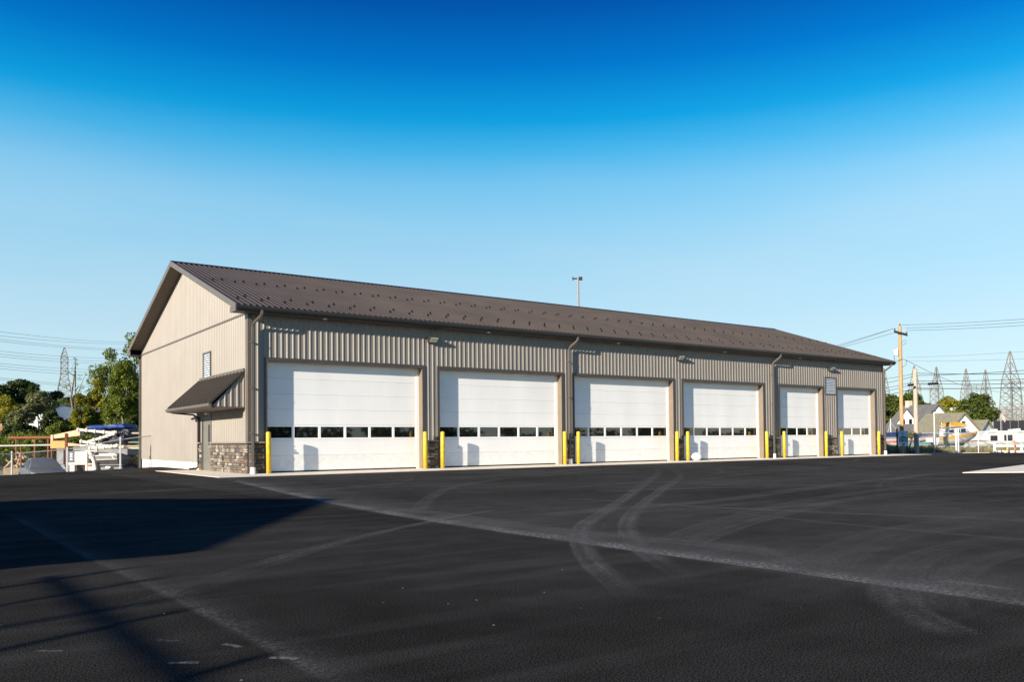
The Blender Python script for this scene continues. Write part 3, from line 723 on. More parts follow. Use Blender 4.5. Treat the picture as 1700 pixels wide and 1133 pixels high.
TR_ = 'trees around the white houses'
tree('broadleaf_tree', 'big round dark green tree beyond the olive-roofed houses', 1621, 150, 650, 74, 722, LG[1], 31, 60, 190, .36, TR_)
tree('broadleaf_tree', 'yellow-green tree standing beside the big round one', 1580, 152, 651, 52, 715, LG[2], 32, 40, 170, .34, TR_)
tree('broadleaf_tree', 'dark tree rising behind the grey-roofed house chimney', 1512, 165, 648, 62, 712, LG[1], 33, 44, 170, .38, TR_)
tree('broadleaf_tree', 'dark tree at the end of the garage beside the new wooden pole', 1474, 160, 654, 60, 724, LG[1], 34, 44, 170, .38, TR_)
tree('small_tree', 'small shrubby tree between the two wooden poles', 1512, 80, 716, 13, 732, LG[2], 35, 10, 60, .1, TR_)
tree('broadleaf_tree', 'small distant tree beside the white house peak', 1538, 210, 668, 22, 700, LG[1], 36, 16, 100, .5, TR_)
# wooded rises that read as one mass
def woodland(name, label, spots, mat, seed, size, per):
    rs = np.random.RandomState(seed); C_, Rr = [], []
    for (x, y, r, h) in spots:
        z = terrain(x, y)
        for q in range(7): C_.append(np.array([x + rs.normal() * r * .5, y + rs.normal() * r * .5, z + h * rs.uniform(.15, .85)])); Rr.append(r * rs.uniform(.5, .9))
    tag(quadcloud(name, leaves(rs, C_, Rr, per, size), mat), label, 'woodland', kind='stuff')
sp = []
rs = np.random.RandomState(5)
for k in range(60):
    px = rs.uniform(-60, 236); d = rs.uniform(136, 175); x, y, _ = bearing(px, d); sp.append((x, y, 3.2, 4.5))
woodland('far_woodland', 'dark undergrowth and woodland covering the rise behind the yard', sp, LG[1], 6, .28, 44)
sp = []
for k in range(46):
    px = rs.uniform(-40, 240); d = rs.uniform(85, 95); x, y, _ = bearing(px, d); sp.append((x, y, 1.9, 3.0))
woodland('undergrowth', 'dense green bushes along the back of the storage yard', sp, LG[0], 7, .15, 130)
sp = [(float(x) + rs.normal() * 2, -100 + rs.normal() * 8, rs.uniform(1.2, 3.4), rs.uniform(1.2, 5.5)) for x in np.linspace(-60, 190, 62)]
woodland('far_woodland', 'distant tree belt across the road facing the garage doors', sp, LG[4], 8, .5, 16)

# ------------------------------------------------------------------ small conifers along the yard
for k in range(15):
    px = -2 + k * 16.6; d = 79 + (k % 3) * .5; x, y, _ = bearing(px, d); zg = terrain(x, y) - .07; rs = np.random.RandomState(60 + k)
    t = empty('conifer_shrub', (x, y, zg), 0, 'small upright conifer in the row behind the chain link fence', 'shrub', 'row of small conifers in the yard')
    h = rs.uniform(1.55, 1.9); C_ = []; Rr = []
    for q in range(12):
        f_ = q / 11; C_.append(np.array([rs.normal() * .03, rs.normal() * .03, .12 + f_ * (h - .15)])); Rr.append(.38 * (1 - f_) + .08)
    quadcloud('foliage', leaves(rs, C_, Rr, 420, .075, 1.0), LG[4], t)
    b = MB(); b.tube([(0, 0, -.1), (0, 0, h * .7)], [.04, .01], 5); b.build('stem', bark, t)

# ------------------------------------------------------------------ fences
def chain_fence(name, label, pts, h, post_r=.042, step=.09, wire=.0018, posts=None, lo=True):
    """pts: ground polyline"""
    t = empty(name, (0, 0, 0), 0, label, 'fence', 'chain link fences')
    mesh = MB()
    for a, b_ in zip(pts, pts[1:]):
        A = Vector(a); B = Vector(b_); n = max(1, round((B - A).length / 3.0)) if posts is None else posts
        for k in range(n + 1):
            if k == n and b_ is not pts[-1]: continue
            p = A.lerp(B, k / n); q = MB(); q.tube([p - Vector((0, 0, .3)), p + Vector((0, 0, h + .1))], post_r, 8); q.tube([p + Vector((0, 0, h + .1)), p + Vector((0, 0, h + .14))], [post_r * 1.2, .01], 8); q.build('post', galv, t)
        q = MB(); q.tube([A + Vector((0, 0, h)), B + Vector((0, 0, h))], .024, 6); q.build('top_rail', galv, t)
        q = MB(); q.tube([A + Vector((0, 0, .06)), B + Vector((0, 0, .06))], .006, 4); q.build('tension_wire', galv, t)
        Ln = (B - A).length; dr = (B - A) / Ln; u = -h
        while u < Ln:
            for s_ in (1, -1):
                p0_, p1_ = (u, .05), (u + h, h)
                a0 = max(p0_[0], 0); a1 = min(p1_[0], Ln)
                if a1 - a0 > .02:
                    z0 = .05 + (a0 - u) * (h - .05) / h; z1 = .05 + (a1 - u) * (h - .05) / h
                    if s_ < 0: z0, z1 = h + .05 - z0, h + .05 - z1
                    mesh.tube([A + dr * a0 + Vector((0, 0, z0)), A + dr * a1 + Vector((0, 0, z1))], wire, 3, False)
            u += step
    o = mesh.build('chain_link', M('dull_fence_wire', (.2, .2, .2), .6), t); o['kind'] = 'stuff'
def gpt(px, d): x, y, _ = bearing(px, d); return (x, y, terrain(x, y) - .06)
chain_fence('chain_link_fence', 'galvanised chain link fence in front of the dark sedan', [gpt(-90, 36), gpt(20, 39.5), gpt(112, 41), gpt(200, 42.5), gpt(262, 44)], 1.76, posts=1)
chain_fence('chain_link_fence', 'galvanised chain link fence between the lot and the stored boats', [gpt(1455, 76), gpt(1551, 75.8), gpt(1624, 75.6), gpt(1720, 75.6)], 1.95, step=.16, wire=.0045)
# far pipe rail in the yard
t = empty('pipe_rail', (0, 0, 0), 0, 'long pale pipe rail on posts behind the dark sedan', 'rail')
A = Vector(at(-20, 741.3, 56)); B = Vector(at(135, 738.5, 57))
b = MB(); b.tube([A, B], .06, 8); b.build('rail', M('pale_pipe', (.5, .48, .42), .5), t)
for f_ in (.04, .35, .68, .97):
    p = A.lerp(B, f_); b = MB(); b.tube([(p.x, p.y, terrain(p.x, p.y) - .2), tuple(p)], .05, 6); b.build('post', M('rust_steel', (.22, .07, .035), .8, 0, .25, 4), t)
rust = MATS['rust_steel']
# rust-red beam rack
def rack(label, px0, px1, rows, d, posts, mats):
    t = empty('pipe_rack', (0, 0, 0), 0, label, 'rack')
    for py, r_, mt in zip(rows, [.055] * 9, mats):
        b = MB(); b.tube([tuple(at(px0, py, d)), tuple(at(px1, py - .5, d))], r_, 6); b.build('pipe', mt, t)
    for px, py in posts:
        p = at(px, py, d + .15); b = MB(); b.tube([(p[0], p[1], terrain(p[0], p[1]) - .2), tuple(p)], .07, 6); b.build('post', rust, t)
rack('rust-red steel beam raised on posts in front of the trees', 14, 84, [726.5, 728.2], 66, [(27, 726), (58, 727), (80, 726)], [M('orange_rust', (.27, .085, .03), .75, 0, .2, 3), rust])
rack('stacked green and tan pipes on rust posts close to the gable', 205, 262, [720, 735, 741.5, 745], 50, [(215, 713), (248, 713)], [M('tan_pipe', (.42, .34, .22), .6, 0, .15, 3), M('green_pipe', (.16, .22, .15), .5), MATS['tan_pipe'], MATS['pale_pipe']])
t = empty('rust_post', gpt(110.5, 50), 0, 'rust-red upright post beside the folded orange boom', 'post'); b = MB(); b.tube([(0, 0, -.2), (0, 0, 2.85)], .055, 6); b.build('shaft', rust, t); b = MB(); b.box(-.09, .09, -.09, .09, 2.6, 2.85).box(-.08, .08, -.08, .08, 1.9, 2.0); b.build('bracket', rust, t)
# tan pipe pile
t = empty('pipe_pile', gpt(36, 62), YAW, 'jumbled pile of short tan pipes behind the fence', 'pipe pile'); rr = random.Random(9)
for k in range(20):
    x = rr.uniform(-.8, .75); z = rr.uniform(.5, 1.55 - abs(x) * .6); a = rr.uniform(-.9, .9); b = MB(); h = .35
    b.tube([(x - h * math.cos(a), rr.uniform(-.5, .3), z - h * math.sin(a)), (x + h * math.cos(a), rr.uniform(-.5, .3), z + h * math.sin(a))], .07, 8); b.build('pipe', M('tan_pile', (.40, .29, .17), .7, 0, .2, 4), t)
b = MB(); b.box(-1, .95, -.6, .5, -.1, .5); b.build('pallet', M('pallet_wood', (.24, .18, .11), .9, 0, .2, 5), t)
# earth mound
x, y, zg = gpt(2, 112); b = MB(); rs = np.random.RandomState(3); secs = []
for k in range(9):
    f_ = k / 8; r0 = 3.6 * math.cos(f_ * 1.45); secs.append([(r0 * math.cos(a) * (1 + rs.normal() * .06), r0 * .7 * math.sin(a) * (1 + rs.normal() * .06), 3.2 * math.sin(f_ * 1.5) + rs.normal() * .1) for a in np.linspace(0, 2 * math.pi, 20, False)])
b.loft(secs); o = b.build('earth_mound', M('orange_earth', (.48, .26, .10), .95, 0, .3, .8, .6, 3), None, True); o.location = (x, y, zg - .3); tag(o, 'mound of orange-tan earth in front of the wooded rise', 'mound')

# ------------------------------------------------------------------ buildings on the rise
def house(name, label, px, d, zbase, L__, W__, hw, hr, rz, wallm, roofmat, wins=(), chimney=None, group=None, door=None, porch=None):
    x, y, _ = bearing(px, d); t = empty(name, (x, y, zbase), YAW + R(rz), label, 'house', group)
    b = MB(); b.prism([(-W__ / 2, 0), (W__ / 2, 0), (W__ / 2, hw), (0, hw + hr), (-W__ / 2, hw)], 0, -L__ / 2, L__ / 2); wl = b.build('wall', wallm, t)
    o_ = .35; k = hr / (W__ / 2); rf_ = None
    for s_ in (-1, 1):
        b = MB(); b.hexa([(-L__ / 2 - o_, 0, hw + hr + .04), (L__ / 2 + o_, 0, hw + hr + .04), (L__ / 2 + o_, s_ * (W__ / 2 + o_), hw - k * o_ + .04), (-L__ / 2 - o_, s_ * (W__ / 2 + o_), hw - k * o_ + .04),
                          (-L__ / 2 - o_, 0, hw + hr + .2), (L__ / 2 + o_, 0, hw + hr + .2), (L__ / 2 + o_, s_ * (W__ / 2 + o_), hw - k * o_ + .18), (-L__ / 2 - o_, s_ * (W__ / 2 + o_), hw - k * o_ + .18)])
        r_ = b.build('roof', roofmat, t); rf_ = rf_ or r_
    for (side, u, z, w_, h_) in wins:
        b = MB(); f_ = MB()
        if side == 'f':
            b.box(u - w_ / 2, u + w_ / 2, -W__ / 2 - .04, -W__ / 2 + .02, z, z + h_); f_.box(u - w_ / 2 - .09, u + w_ / 2 + .09, -W__ / 2 - .03, -W__ / 2 + .01, z - .09, z + h_ + .09)
        elif side == 'l':
            b.box(-L__ / 2 - .04, -L__ / 2 + .02, u - w_ / 2, u + w_ / 2, z, z + h_); f_.box(-L__ / 2 - .03, -L__ / 2 + .01, u - w_ / 2 - .09, u + w_ / 2 + .09, z - .09, z + h_ + .09)
        else:
            b.box(L__ / 2 - .02, L__ / 2 + .04, u - w_ / 2, u + w_ / 2, z, z + h_); f_.box(L__ / 2 - .01, L__ / 2 + .03, u - w_ / 2 - .09, u + w_ / 2 + .09, z - .09, z + h_ + .09)
        fr = f_.build('window', M('window_trim', (.6, .6, .58), .5), t); b.build('pane', glass, fr)
    if chimney:
        b = MB(); b.box(chimney - .4, chimney + .4, -.4, .4, hw + hr - .6, hw + hr + 1.0); b.build('chimney', M('chimney_stucco', (.55, .45, .36), .9), rf_)
    return t
wsid = M('white_clapboard', (.68, .68, .66), .7, 0, .04, 1.5, .25, 3, stretch=(.2, .2, 8))
groof = M('grey_shingle', (.13, .125, .12), .9, 0, .15, 2, .3, 8); oroof = M('olive_shingle', (.20, .185, .125), .9, 0, .15, 2, .3, 8)
cream = M('cream_stucco', (.5, .42, .32), .8)
house('hillside_house', 'white gabled house half hidden by trees below the pylon', 62, 128, 2.8, 3.0, 5, 3.7, .5, 10, wsid, groof, [('f', 0, 1.6, .8, 1)], group='houses on the rise')
house('hillside_house', 'pale blue-white house among bushes under the pylon', 98, 127, 2.8, 2.2, 5, 3.9, .4, -15, M('pale_blue_wall', (.55, .62, .70), .7), groof, [('f', 0, 1, 1, 1.2)], group='houses on the rise')
house('hillside_house', 'cream low-roofed house on the skyline beside the pylon', 80, 240, 12.6, 6, 6, 3.0, .8, 5, cream, groof, [('f', -2, 1, 1.2, 1.2), ('f', 2, 1, 1.2, 1.2)], group='houses on the rise')
house('hillside_house', 'pinkish house with orange roof beside the bare-branched tree', 142, 200, 8.6, 3, 5, 2.8, 1.0, 8, cream, M('orange_tile', (.42, .17, .08), .85), [('f', 0, 1, 1.4, 1.2)], group='houses on the rise')
house('hillside_house', 'white house glimpsed between the tall yard trees', 172, 127, 2.8, 5, 5, 3.0, 1.0, 8, wsid, groof, [('f', -2, 1, 1, 1.2), ('f', 1, 1, 1, 1.2)], group='houses on the rise')

# houses on the far side
house('white_house', 'white two-storey house with steep grey roof and chimney behind the boats', 1529, 138, -1.0, 7.4, 7.0, 4.1, 3.2, -74, wsid, groof, [('r', -1.6, 1.5, .8, 1.3), ('r', 1.6, 1.5, .8, 1.3), ('f', 0, 1.5, .8, 1.3)], chimney=-2.6, group='white houses behind the boats')
house('white_house', 'narrow white grey-roofed house wing facing the wooden poles', 1507, 134, -1.0, 4.5, 3.4, 4.0, 2.5, 62, wsid, groof, [('l', -.55, 4.0, .45, 1.0), ('l', .45, 4.0, .45, 1.0)], group='white houses behind the boats')
house('white_house', 'low white house front with a shallow grey porch roof', 1512, 128, -1.0, 9.0, 5, 2.7, 1.3, -27, wsid, groof, [('f', -2.8, .9, .8, 1.3), ('f', -1.2, .9, .8, 1.3), ('f', 3.6, .9, .7, 1.2)], group='white houses behind the boats')
house('white_house', 'white cottage with olive shingle roof and one gable window', 1570, 124, -1.0, 6.6, 5.6, 3.0, 2.5, -72, wsid, oroof, [('r', 0, 3.3, .7, 1.1), ('f', 1, 1, .8, 1.2)], group='white houses behind the boats')
house('white_house', 'low white garage with olive roof next to the big round tree', 1609, 128, -1.0, 5.2, 5.4, 2.5, 2.0, -54, wsid, oroof, [], group='white houses behind the boats')

# ------------------------------------------------------------------ pylons and poles
def pylon(label, px, d, top, wtop, wbase, arms, group, zg=None, thick=.16, rz=20, style=0, waist=None):
    x, y, _ = bearing(px, d); zg = terrain(x, y) - .3 if zg is None else zg; zt = float(at(px, top, d)[2]); H_ = zt - zg
    t = empty('lattice_pylon', (x, y, zg), YAW + R(rz), label, 'pylon', group)
    hw = lambda f_: (wbase + (wtop - wbase) * min(1, f_ / .62)) / 2 if style == 0 else (wbase + (wtop - wbase) * min(1, f_ / .66)) / 2
    body = .86 if style == 0 else .66
    cs = ((1, 1), (1, -1), (-1, -1), (-1, 1))
    for (a, c) in cs:
        b = MB(); pts = [(a * hw(q / 10 * body), c * hw(q / 10 * body), q / 10 * body * H_) for q in range(11)] + [(a * .1, c * .1, H_)]
        b.tube(pts, thick * .7, 4); b.build('leg', steelg, t)
    b = MB(); n = 11 if style == 0 else 8
    for k in range(n):
        f0, f1 = k / n * body, (k + 1) / n * body
        for q in range(4):
            a, c = cs[q], cs[(q + 1) % 4]; P = lambda s_, f_: (s_[0] * hw(f_), s_[1] * hw(f_), f_ * H_)
            b.bar(P(a, f0), P(c, f1), thick * .55); b.bar(P(c, f0), P(a, f1), thick * .55); b.bar(P(a, f1), P(c, f1), thick * .5)
    for k in range(3):
        f0 = body + (1 - body) * k / 3; f1 = body + (1 - body) * (k + 1) / 3
        for q in range(4):
            a, c = cs[q], cs[(q + 1) % 4]; s0 = hw(body) * (1 - k / 3) ; s1 = hw(body) * (1 - (k + 1) / 3) + .05
            b.bar((a[0] * s0, a[1] * s0, f0 * H_), (c[0] * s1, c[1] * s1, f1 * H_), thick * .5); b.bar((c[0] * s0, c[1] * s0, f0 * H_), (a[0] * s1, a[1] * s1, f1 * H_), thick * .5)
    b.build('bracing', steelg, t)
    for (f_, ln) in arms:
        for s_ in (-1, 1):
            b = MB(); z = f_ * H_; r_ = hw(f_)
            for c in (-1, 1): b.bar((s_ * r_, c * r_, z), (s_ * (r_ + ln), 0, z + .2), thick * .6); b.bar((s_ * r_, c * r_, z + 1.2), (s_ * (r_ + ln), 0, z + .2), thick * .6)
            b.bar((s_ * (r_ + ln), 0, z + .2), (s_ * (r_ + ln), 0, z - 1.0), thick * .5); b.build('crossarm', steelg, t)
    return t
pylon('rusty lattice pylon rising above the hillside trees', 106.5, 230, 577, 1.7, 5.6, [], 'lattice pylons', zg=8.5, thick=.17, rz=25)
GP = 'lattice pylons at the substation'
pylon('tall substation pylon beside the flag and dark screen', 1680, 250, 583, 3.4, 5.4, [], GP, thick=.19, style=1, rz=15)
pylon('substation pylon seen above the yellow-green tree', 1557, 330, 609, 3.2, 5.2, [], GP, thick=.18, style=1, rz=10)
pylon('slender substation pylon seen above the big round tree', 1606, 340, 612, 3.0, 5.0, [], GP, thick=.17, style=1, rz=30)
pylon('smaller substation pylon between the round tree and the tallest pylon', 1638.5, 345, 614, 2.8, 5.0, [], GP, thick=.17, style=1, rz=12)
pylon('substation pylon right behind the short weathered pole', 1520, 335, 607, 3.0, 5.4, [], GP, thick=.16, style=1, rz=22)
pylon('substation pylon close past the end of the garage', 1470, 330, 612, 2.6, 5.0, [], GP, thick=.16, style=1, rz=12)
# substation gantries
def gantry(label, px0, px1, d, rows, seed):
    A = at(px0, 720, d); B = at(px1, 720, d); t = empty('substation_gantry', (0, 0, 0), 0, label, 'gantry', 'substation steelwork'); rr = random.Random(seed)
    n = max(2, int(abs(px1 - px0) / 14)); zz = [float(at(px0, r_, d)[2]) for r_ in rows]
    for k in range(n + 1):
        p = A + (B - A) * k / n; zg = terrain(p[0], p[1]) - .3; b = MB(); b.tube([(p[0], p[1], zg), (p[0], p[1], max(zz) + rr.uniform(-.3, .8))], .11, 4); b.build('post', steelg, t)
    for z in zz:
        b = MB(); b.tube([(A[0], A[1], z), (B[0], B[1], z)], .09, 4); b.tube([(A[0], A[1], z - .55), (B[0], B[1], z - .55)], .07, 4)
        m_ = n * 5
        for k in range(m_): 
            p = A + (B - A) * k / m_; q = A + (B - A) * (k + 1) / m_; b.bar((p[0], p[1], z - (.55 if k % 2 else 0)), (q[0], q[1], z - (0 if k % 2 else .55)), .07)
        b.build('truss', steelg, t)
    for k in range(n * 2):
        p = A + (B - A) * (k + .5) / (2 * n); z = rr.choice(zz); b = MB(); b.tube([(p[0], p[1], z), (p[0], p[1], z + rr.uniform(.6, 1.3))], [.16, .06], 6); b.build('insulator', M('brown_insulator', (.25, .17, .12), .4), t)
gantry('pale steel gantry with insulators above the dark screen', 1655, 1720, 230, [677, 686, 694], 1)
gantry('second row of substation steelwork behind the first gantry', 1646, 1730, 250, [681, 690, 699], 2)
gantry('high gantry beam joined to the tallest pylon', 1682, 1725, 250, [634, 646], 3)
gantry('gantry beam linking the distant substation pylons', 1515, 1560, 332, [637, 646], 4)
gantry('gantry beam between the two slender substation pylons', 1606, 1640, 342, [640, 648], 5)
x0, y0, _ = bearing(1650, 205); x1, y1, _ = bearing(1760, 205); t = empty('screen_fence', (x0, y0, terrain(x0, y0) - .3), math.atan2(y1 - y0, x1 - x0), 'dark screen wall in front of the substation', 'fence')
ztop = float(at(1680, 698, 205)[2]) - terrain(x0, y0) + .3; ln = math.hypot(x1 - x0, y1 - y0)
for k in range(8):
    b = MB(); b.box(ln * k / 8 + .05, ln * (k + 1) / 8 - .05, 0, .12, 0, ztop - .15 + (k % 2) * .1); b.build('panel', M('dark_screen', (.018, .018, .022), .7), t)
    b = MB(); b.box(ln * k / 8 - .06, ln * k / 8 + .05, -.03, .15, 0, ztop); b.build('post', steelg, t)

def wire(label, pts, r, mat=blackw, sag=0, group='overhead wires', name='overhead_wire'):
    P = [Vector(p) for p in pts]; out_ = []
    for a, b_ in zip(P, P[1:]):
        for k in range(12):
            t = k / 12; q = a.lerp(b_, t); q.z -= sag * 4 * t * (1 - t); out_.append(q)
    out_.append(P[-1]); b = MB(); b.tube(out_, r, 4); return tag(b.build(name, mat), label, 'wire', group)
A3 = lambda px, py, d: tuple(float(q) for q in at(px, py, d))
# utility pole with crossarm and transformer
x, y, _ = bearing(1497.5, 75); zt = A3(1497, 541, 75)[2] + .6
t = empty('utility_pole', (x, y, -.6), YAW, 'new tan wooden utility pole with a dark crossarm and pale transformer', 'pole', 'utility poles')
b = MB(); b.tube([(0, 0, 0), (0, 0, zt * .5), (0, 0, zt)], [.19, .17, .14], 12); b.build('shaft', wood, t, True)
b = MB(); b.hexa([(-.62, -.30, zt - .62), (.55, -.30, zt - .95), (.55, -.18, zt - .95), (-.62, -.18, zt - .62), (-.62, -.30, zt - .42), (.55, -.30, zt - .75), (.55, -.18, zt - .75), (-.62, -.18, zt - .42)]); b.build('crossarm', blackw, t)
for xx, zz in ((-.56, zt - .42), (.5, zt - .74), (0, zt)):
    b = MB(); b.tube([(xx, -.2 if xx else 0, zz), (xx, -.2 if xx else 0, zz + .12), (xx, -.2 if xx else 0, zz + .2)], [.05, .09, .05], 8); b.build('insulator', M('grey_insulator', (.12, .12, .13), .4), t)
zz = A3(1488, 590, 75)[2] + .6
b = MB(); b.tube([(-.44, -.1, zz - .05), (-.44, -.1, zz + .5), (-.44, -.1, zz + .56)], [.22, .22, .17], 14); b.build('transformer', M('pale_transformer', (.66, .67, .66), .4), t, True)
b = MB(); b.tube([(-.62, -.2, zz + .55), (-.66, -.2, zz), (-.6, -.2, zz - .6), (-.3, -.2, zz - .5), (0, -.2, zz - .4)], .02, 5); b.tube([(-.62, -.2, zz + .55), (-.5, -.15, zz + .58)], .03, 5); b.build('drop_cable', blackw, t)
b = MB(); zc = A3(1497, 605, 75)[2] + .6; b.tube([(.05, -.2, zc + .5), (.4, -.3, zc + .3), (.35, -.3, zc - .1), (.05, -.22, zc - .3)], .018, 5); b.tube([(.0, -.2, zc + 1.9), (.35, -.25, zc + 2.2), (.45, -.25, zc + 1.9), (.1, -.22, zc + 1.7)], .014, 5); b.build('jumper_cable', blackw, t)
# short weathered pole
x, y, _ = bearing(1521.3, 75); zt2 = A3(1521, 613, 75)[2] + .6
t = empty('utility_pole', (x, y, -.6), YAW, 'short weathered wooden pole carrying the black cables', 'pole', 'utility poles')
b = MB(); b.tube([(0, 0, 0), (0, 0, zt2)], [.215, .18], 12); b.build('shaft', woodg, t, True)
b = MB(); b.box(-.8, -.36, -.5, -.1, 0, .5); b.build('ground_box', M('dark_box', (.03, .03, .035), .6), t)
# pole far behind the garage roof
x, y, _ = bearing(962.5, 96); zt3 = A3(962, 459, 96)[2]
t = empty('tall_pole', (x, y, -1), YAW, 'tall thin pole with a small crosspiece standing behind the garage roof', 'pole', 'utility poles')
b = MB(); b.tube([(0, 0, 0), (0, 0, zt3 + 1)], [.2, .12], 10); b.build('shaft', M('grey_wood', (.26, .25, .24), .8), t, True)
b = MB(); b.box(-.62, .45, -.08, .08, zt3 + .75, zt3 + .9).box(.1, .5, -.2, .2, zt3 + .65, zt3 + 1.0); b.tube([(-.6, 0, zt3 + .6), (-.6, 0, zt3 + 1.05)], .06, 6); b.build('crosspiece', blackw, t)
# wires at the poles
wire('upper service wire from the new utility pole over the garage roof', [A3(1483, 546, 75), A3(1330, 592, 84)], .017)
wire('lower service wire from the new utility pole over the garage roof', [A3(1491, 551, 75), A3(1345, 592, 83)], .017)
wire('second upper service wire running behind the garage ridge', [A3(1483, 546, 74.8), A3(1320, 600, 85)], .017)
for k, (p, q) in enumerate((((1497, 540), (1790, 523)), ((1503, 545), (1790, 528)), ((1505, 549), (1790, 534)))):
    wire('%s of three bluish wires leaving the utility pole crossarm' % ('top', 'middle', 'lowest')[k], [A3(p[0], p[1], 75), A3(q[0], q[1], 56)], .019, bluew, .1)
wire('thin grey wire passing the tallest pylon tip', [A3(1504, 594, 75), A3(1790, 577, 62)], .012, bluew, .1)
wire('thin grey wire just below the one at the pylon tip', [A3(1504, 600, 75), A3(1790, 592, 62)], .012, bluew, .1)
wire('diagonal guy wire descending from the new pole', [A3(1504, 598, 75), A3(1590, 638, 88), A3(1760, 668, 112)], .018, blackw, .1)
rows = [((1440, 641), (1521, 624), (1790, 608)), ((1440, 632), (1521, 620), (1800, 618)), ((1440, 649), (1521, 633), (1790, 625)), ((1440, 655), (1521, 637), (1790, 634)), ((1440, 660), (1521, 645), (1790, 640))]
for k, (a, b_, c) in enumerate(rows):
    wire('black cable on the short pole, number %s counted from its top' % ('two', 'one', 'three', 'four', 'five')[k], [A3(*a, 96), A3(*b_, 75), A3(*c, 58)], .026 if k != 4 else .034, blackw, .12)
for px, py, ln in ((1512, 640, 9), (1549, 638, 16)):
    a = A3(px - ln / 2, py, 74.4); c = A3(px + ln / 2, py - 1, 74.4); b = MB(); b.tube([a, c], .11, 8)
    tag(b.build('splice_case', blackw), 'black cable splice case hanging %s the short weathered pole' % ('against' if ln < 10 else 'a little past'), 'splice case', 'cable splice cases')
# wires on the left, towards the pylon
rows = [(547, 566), (555, 568), (560, 577), (564, 579), (581, 592), (586, 597), (590, 601), (602, 611), (606, 616), (610, 621), (625, 638), (628, 641)]
for k, (a, c) in enumerate(rows):
    wire('distant power line strung past the rusty pylon', [A3(-60, a - 4, 150), A3(240, c + 2, 330)], .04, bluew, 1.0, 'power lines past the rusty pylon', 'power_line')

# ------------------------------------------------------------------ sedan
def rrect(w_, z0, z1, r, x, n=3, tz=0.0):
    """rounded cross-section in y,z at station x (w_ half width bottom, tz tumblehome)"""
    P = []
    for (cy, cz, a0) in ((w_ - r, z0 + r, -90), (w_ - tz - r, z1 - r, 0), (-(w_ - tz - r), z1 - r, 90), (-(w_ - r), z0 + r, 180)):
        for k in range(n + 1):
            a = R(a0 + 90 * k / n); P.append((x, cy + r * math.cos(a), cz + r * math.sin(a)))
    return P
x, y, zg = gpt(71, 45.5)
car = empty('parked_car', (x, y, zg), YAW - math.pi / 2 + R(38), 'dark grey sedan parked behind the chain link fence, its nose facing out', 'car')
paint = M('graphite_car_paint', (.11, .115, .12), .4, .1, .03, 2, spec=.3)
carglass = M('tinted_car_glass', (.004, .005, .006), .1, 0, .05, 2, spec=.02)
b = MB(); b.loft([rrect(.60, .38, .60, .10, 2.28), rrect(.80, .28, .74, .13, 2.15), rrect(.90, .22, .82, .14, 1.7), rrect(.93, .2, .93, .15, .9, tz=.04), rrect(.94, .2, .98, .15, 0, tz=.06), rrect(.93, .2, 1.0, .15, -1.2, tz=.05), rrect(.90, .24, 1.0, .15, -2.0, tz=.03), rrect(.76, .4, .92, .14, -2.3)])
body = b.build('body', paint, car, True)
b = MB(); b.loft([rrect(.80, .9, .98, .03, 1.0, tz=.05), rrect(.77, .9, 1.2, .06, .62, tz=.08), rrect(.76, .92, 1.42, .09, .12, tz=.16), rrect(.76, .92, 1.455, .09, -.45, tz=.17), rrect(.75, .92, 1.42, .09, -1.05, tz=.16), rrect(.73, .92, 1.05, .04, -1.75, tz=.06)]); b.build('cabin', paint, car, True)
b = MB(); b.quad((.99, -.66, .985), (.99, .66, .985), (.16, .56, 1.40), (.16, -.56, 1.40)); b.build('windshield', carglass, car)
for s_ in (-1, 1):
    b = MB(); b.quad((.6, s_ * .765, 1.02), (-1.2, s_ * .765, 1.02), (-.9, s_ * .625, 1.36), (.1, s_ * .625, 1.36)); b.build('side_window', carglass, car)
    b = MB(); b.prism([(s_ * .86, .58), (s_ * .5, .56), (s_ * .5, .66), (s_ * .84, .73)], 0, 2.1, 2.24); b.build('headlight', M('clear_lamp', (.75, .76, .76), .1, 0, 0, 1, coat=.8), car)
    b = MB(); b.loft([[(.62 + .09 * math.cos(a) * q, s_ * (.95 + k * .2), 1.03 + .07 * math.sin(a) * q) for a in np.linspace(0, 6.283, 10, False)] for k, q in ((0, .4), (.3, 1), (.9, 1), (1, .5))]); b.build('mirror', paint, car, True)
    for xx in (1.42, -1.38):
        ty = []
        b = MB(); b.tube([(xx, s_ * .74, .33), (xx, s_ * .76, .33), (xx, s_ * .93, .33), (xx, s_ * .95, .33)], [.29, .325, .325, .29], 22); wh = b.build('wheel', tyrem, car, True)
        b = MB(); b.tube([(xx, s_ * .93, .33), (xx, s_ * .957, .33)], [.2, .19], 14); b.build('rim', rim, wh)
b = MB(); b.box(2.22, 2.285, -.48, .48, .5, .63); b.build('grille', seal, car)
b = MB(); b.box(2.27, 2.292, -.5, .5, .615, .64).box(2.27, 2.294, -.5, .5, .49, .51); b.build('chrome_strip', M('chrome', (.7, .7, .7), .15, 1, 0, 1), car)
b = MB(); b.box(2.2, 2.30, -.26, .26, .36, .46); b.build('number_plate', whitep, car)
b = MB(); b.box(2.15, 2.26, -.8, .8, .28, .34); b.build('lower_intake', seal, car)

